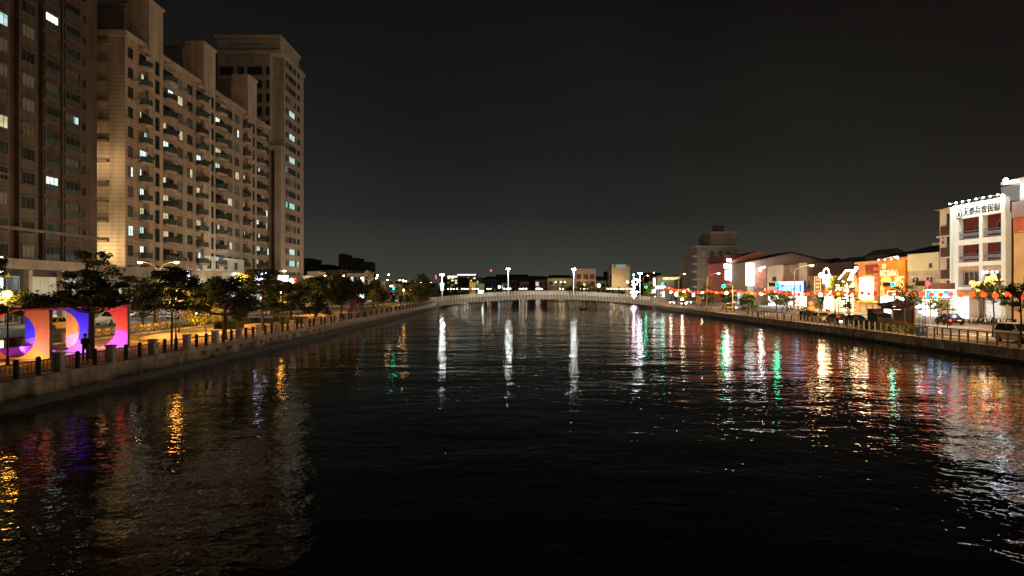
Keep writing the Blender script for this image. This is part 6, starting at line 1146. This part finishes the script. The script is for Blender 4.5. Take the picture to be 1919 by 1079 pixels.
LVARS = [LM, EM('lantern_dim', (1, .03, .006), 1.2, var=.3, scale=3), EM('lantern_bright', (1, .12, .02), 6, var=.2, scale=3)]
LPS = []
for LM in LVARS: LPS.append(Proto(lantern()))
n = 0; cab = MB(); prev = None
lamp(50, 58, 8, 1600, (1, .7, .4), .3, 'street_fill')  # added lamp without fixture, lights the car at the right edge
near = ['paper lantern cut off by the right edge', 'lantern over the silver car roof', 'lantern right of the hotel tree crown', 'lantern in front of the hotel tree crown', 'left lantern in front of the hotel tree crown', 'lantern left of the hotel tree, over the dark red band', 'lantern between the screen sign and the hotel door', 'right lantern crossing the blue screen', 'middle lantern crossing the blue screen', 'left lantern crossing the blue screen', 'lantern just left of the blue screen', 'lantern on the right side of the booth roof tree', 'lantern over the booth roof', 'lantern at the lower right of the billboard', 'lantern at the foot of the billboard lamp pole']
y = 62.0
while y < 226:
    ph = (y % 22) / 22; z = 5.95 + (.9 * max(0, (y - 190) / 35)) - .55 * math.sin(math.pi * ph)
    if y < 105: z = 5.72 + .06 * math.sin(y * 1.3)
    x = 46.4
    o = LPS[[0, 1, 0, 2, 1, 0, 1][n % 7] if n > 13 else 0].put((x, y, z - .32), 0, ('red ' + near[n]) if n < len(near) else ('small red lantern, ' + ordn(n + 1) + ' from the right edge, on the string ' + ('before the billboard' if y < 112 else 'before the fairy-light house' if y < 132 else 'toward the bridge')), group='red lanterns strung along the right quay'); 
    if prev: cab.tube(prev, (x, y, z), .015, n=3)
    prev = (x, y, z); n += 1; y += 1.8
ct = thing('lantern_cable', 'thin dark cable on posts carrying the row of red lanterns', 'cable', (46.4, 140, GR)); cab.build('cable', DARKM, ct)
for y in (62, 84, 106, 128, 150, 172, 194, 216): MB().tube((46.4, y - .9, GR), (46.4, y - .9, 6.15 + (.6 if y > 200 else 0)), .06, .05).build('post', DARKM, ct)
for y in (140, 158, 176, 192, 214): lamp(69.5, y, 5.2, 1100, (1, .74, .42), .4, 'shop_fill')  # extra unseen lamps added to brighten the pavement
for i, (px, D, a, b_, w_, c_) in enumerate(((1448, 214, 534, 545, 4, (1, .9, .7)), (1434, 224, 540, 552, 3, (1, .3, .1)), (1424, 236, 530, 541, 3.5, (.6, .8, 1)), (1390, 250, 545, 553, 5, (1, .85, .5)), (1349, 272, 540, 552, 3.5, (1, .4, .2)), (1300, 290, 548, 556, 5, (.9, 1, .9)), (1514, 187, 545, 556, 4, (1, .75, .4)), (1612, 155, 548, 560, 5, (1, .55, .2)), (1760, 124, 552, 558, 7, (1, .9, .7)), (1345, 280, 553, 559, 9, (1, .8, .5)), (1468, 205, 556, 562, 10, (1, .95, .9)), (1290, 300, 541, 546, 4, (.3, 1, .6)))):
    blade('blade_sign', ['added cream glow panel above the low block shopfront', 'added small red glow panel at the warehouse edge', 'added small blue white glow panel on the warehouse front', 'added amber glow panel below the lime round sign', 'added narrow orange glow panel in front of the hotel tower', 'added pale glow panel at the foot of the grey hotel tower', 'added amber glow panel right of the blue letter board', 'added orange glow panel between fairy-light house and brick building', 'added cream glow panel over the shop left of the screen', 'added long amber glow panel at the pink building base', 'added white glow panel under the flat green trees', 'added small green glow panel left of the hotel tower'][i], px, D, a, b_, w_, [EM('blade_%d' % i, c_, 3.5, sample=True, var=.4)])  # extra lit panels added to thicken the glow of the shop strip
# ---- railing on the right quay
t = thing('quay_railing', 'long tan and grey metal railing on the right quay wall', 'railing', (42, 130, GR)); rest = MB(); rail = MB(); yp = None; cnt = 0
y = 46.0
while y < 226:
    x = qx(RQ, y) + .25; m = BRONZE if y < 84 or y > 104 else PM('rail_grey', (.40, .40, .38), .5, .1, 3)
    b = MB(); b.box((x - .05, y - .07, GR + .04), (x + .05, y + .07, GR + 1.12))
    if cnt < 99: b.build('post', m, t)
    else: n0 = len(rest.v); rest.v += b.v; rest.f += [tuple(i + n0 for i in q) for q in b.f]; rest.m += b.m
    if yp:
        x2, y2 = yp; rail.tube((x2, y2, GR + 1.14), (x, y, GR + 1.14), .04, n=6)
        for zz in (.25, .5, .75, .98): rail.tube((x2, y2, GR + zz), (x, y, GR + zz), .014, n=4)
    yp = (x, y); cnt += 1; y += 1.36
rail.build('rail', DARKM, t); r_ = rest.build('far_posts', BRONZE, t); r_['kind'] = 'stuff'
# ---- booth with curved roof
t = thing('booth', 'dark red booth with upswept tiled roof on the right quay', 'booth', (48.3, 92.7, GR)); BRD = PM('booth_red', (.13, .03, .025), .7, .2, 2); xa, xb, ya, yb = 47.0, 49.6, 91.4, 94.0
b = MB()
for x in (xa, xb):
    for y in (ya, yb): b.box((x - .1, y - .1, GR), (x + .1, y + .1, GR + 2.5))
b.box((xa, ya, GR), (xb, yb, GR + .9)); b.box((xa - .1, ya - .1, GR + 2.3), (xb + .1, yb + .1, GR + 2.6)); b.build('frame', BRD, t)
MB().box((xa + .1, ya + .02, GR + .92), (xb - .1, ya + .06, GR + 2.28)).box((xb - .06, ya + .1, GR + .92), (xb - .02, yb - .1, GR + 2.28)).build('window', G1, t)
def rr_(z, o_, lift): 
    P = []
    cs = [(xa - o_, ya - o_), (xb + o_, ya - o_), (xb + o_, yb + o_), (xa - o_, yb + o_)]
    for i in range(4):
        a, c = cs[i], cs[(i + 1) % 4]
        for k in range(6): f = k / 6; P.append((a[0] + (c[0] - a[0]) * f, a[1] + (c[1] - a[1]) * f, z + lift * abs(2 * f - 1) ** 3))
    return P
MB().loft([rr_(GR + 2.6, .45, .3), rr_(GR + 2.72, .42, .3), rr_(GR + 3.1, -.3, .05), rr_(GR + 3.35, -.9, 0)]).build('roof', DARKM, t)
for x in (xa - .16, xb + .12): MB().box((x, ya - .16, GR + .5), (x + .12, ya - .08, GR + 2.2)).build('white_plaque', PM('plaque', (.55, .6, .65), .6), t)
MB().box((49.9, 91.6, 4.75), (54.5, 92.6, 4.83)).tube((54.2, 92, GR), (54.2, 92, 4.75), .06).tube((50.1, 92, GR), (50.1, 92, 4.75), .06).build('side_canopy', DARKM, t)
for i, (px, py) in enumerate(((1722, 574), (1729, 584))):
    D = 92; s = thing('lit_oval_sign', ['upper', 'lower'][i] + ' white lit oval sign right of the booth', 'sign', (LX(px, D), D, ZZ(py, D))); MB().sph((LX(px, D), D, ZZ(py, D)), .42, nu=12, nv=6, sc=(1.1, .3, .42)).build('lit_panel', EM('oval_white', (.85, .9, 1), 14), s); MB().tube((LX(px, D) + .1, D + .1, GR), (LX(px, D) + .1, D + .1, ZZ(py, D)), .03).build('post', DARKM, s)
for i in range(2): D = 76.5; px = 1723 + i * 10; s = thing('litter_bin', ['left', 'right'][i] + ' blue and white litter bin by the railing', 'bin', (LX(px, D), D, GR)); MB().box((LX(px, D) - .22, D - .2, GR), (LX(px, D) + .22, D + .2, GR + .95)).build('body', PM('bin_blue', (.10, .22, .45), .5, .1, 3), s); MB().box((LX(px, D) - .14, D - .215, GR + .45), (LX(px, D) + .14, D - .2, GR + .8)).build('label_panel', WHITEM, s)
# flower bushes behind the railing near the booth
for i, y in enumerate((80, 84.5, 89)):
    s = thing('shrub', ['near', 'middle', 'far'][i] + ' low shrub behind the railing in front of the booth', 'shrub', (43.2, y, GR)); h = MB(); rr = random.Random(i)
    for _ in range(900): leaf(h, 43.3 + rr.gauss(0, .35), y + rr.gauss(0, 1.0), GR + abs(rr.gauss(.4, .3)), .1, rr)
    h.tube((43.3, y, GR), (43.3, y, GR + .5), .03); h.build('foliage', LEAFM, s)
# dark planters / bollards along the railing middle stretch
for i in range(8):
    y = 112 + i * 3.1; x = qx(RQ, y) + .9; s = thing('bollard', ['nearest', 'second', 'third', 'fourth', 'fifth', 'sixth', 'seventh', 'farthest'][i] + ' dark bollard behind the middle stretch of railing', 'bollard', (x, y, GR), group='dark bollards behind the railing'); MB().tube((x, y, GR), (x, y, GR + .8), .14, .11, 8).sph((x, y, GR + .8), .12, nu=8, nv=4).build('post', DARKM, s)
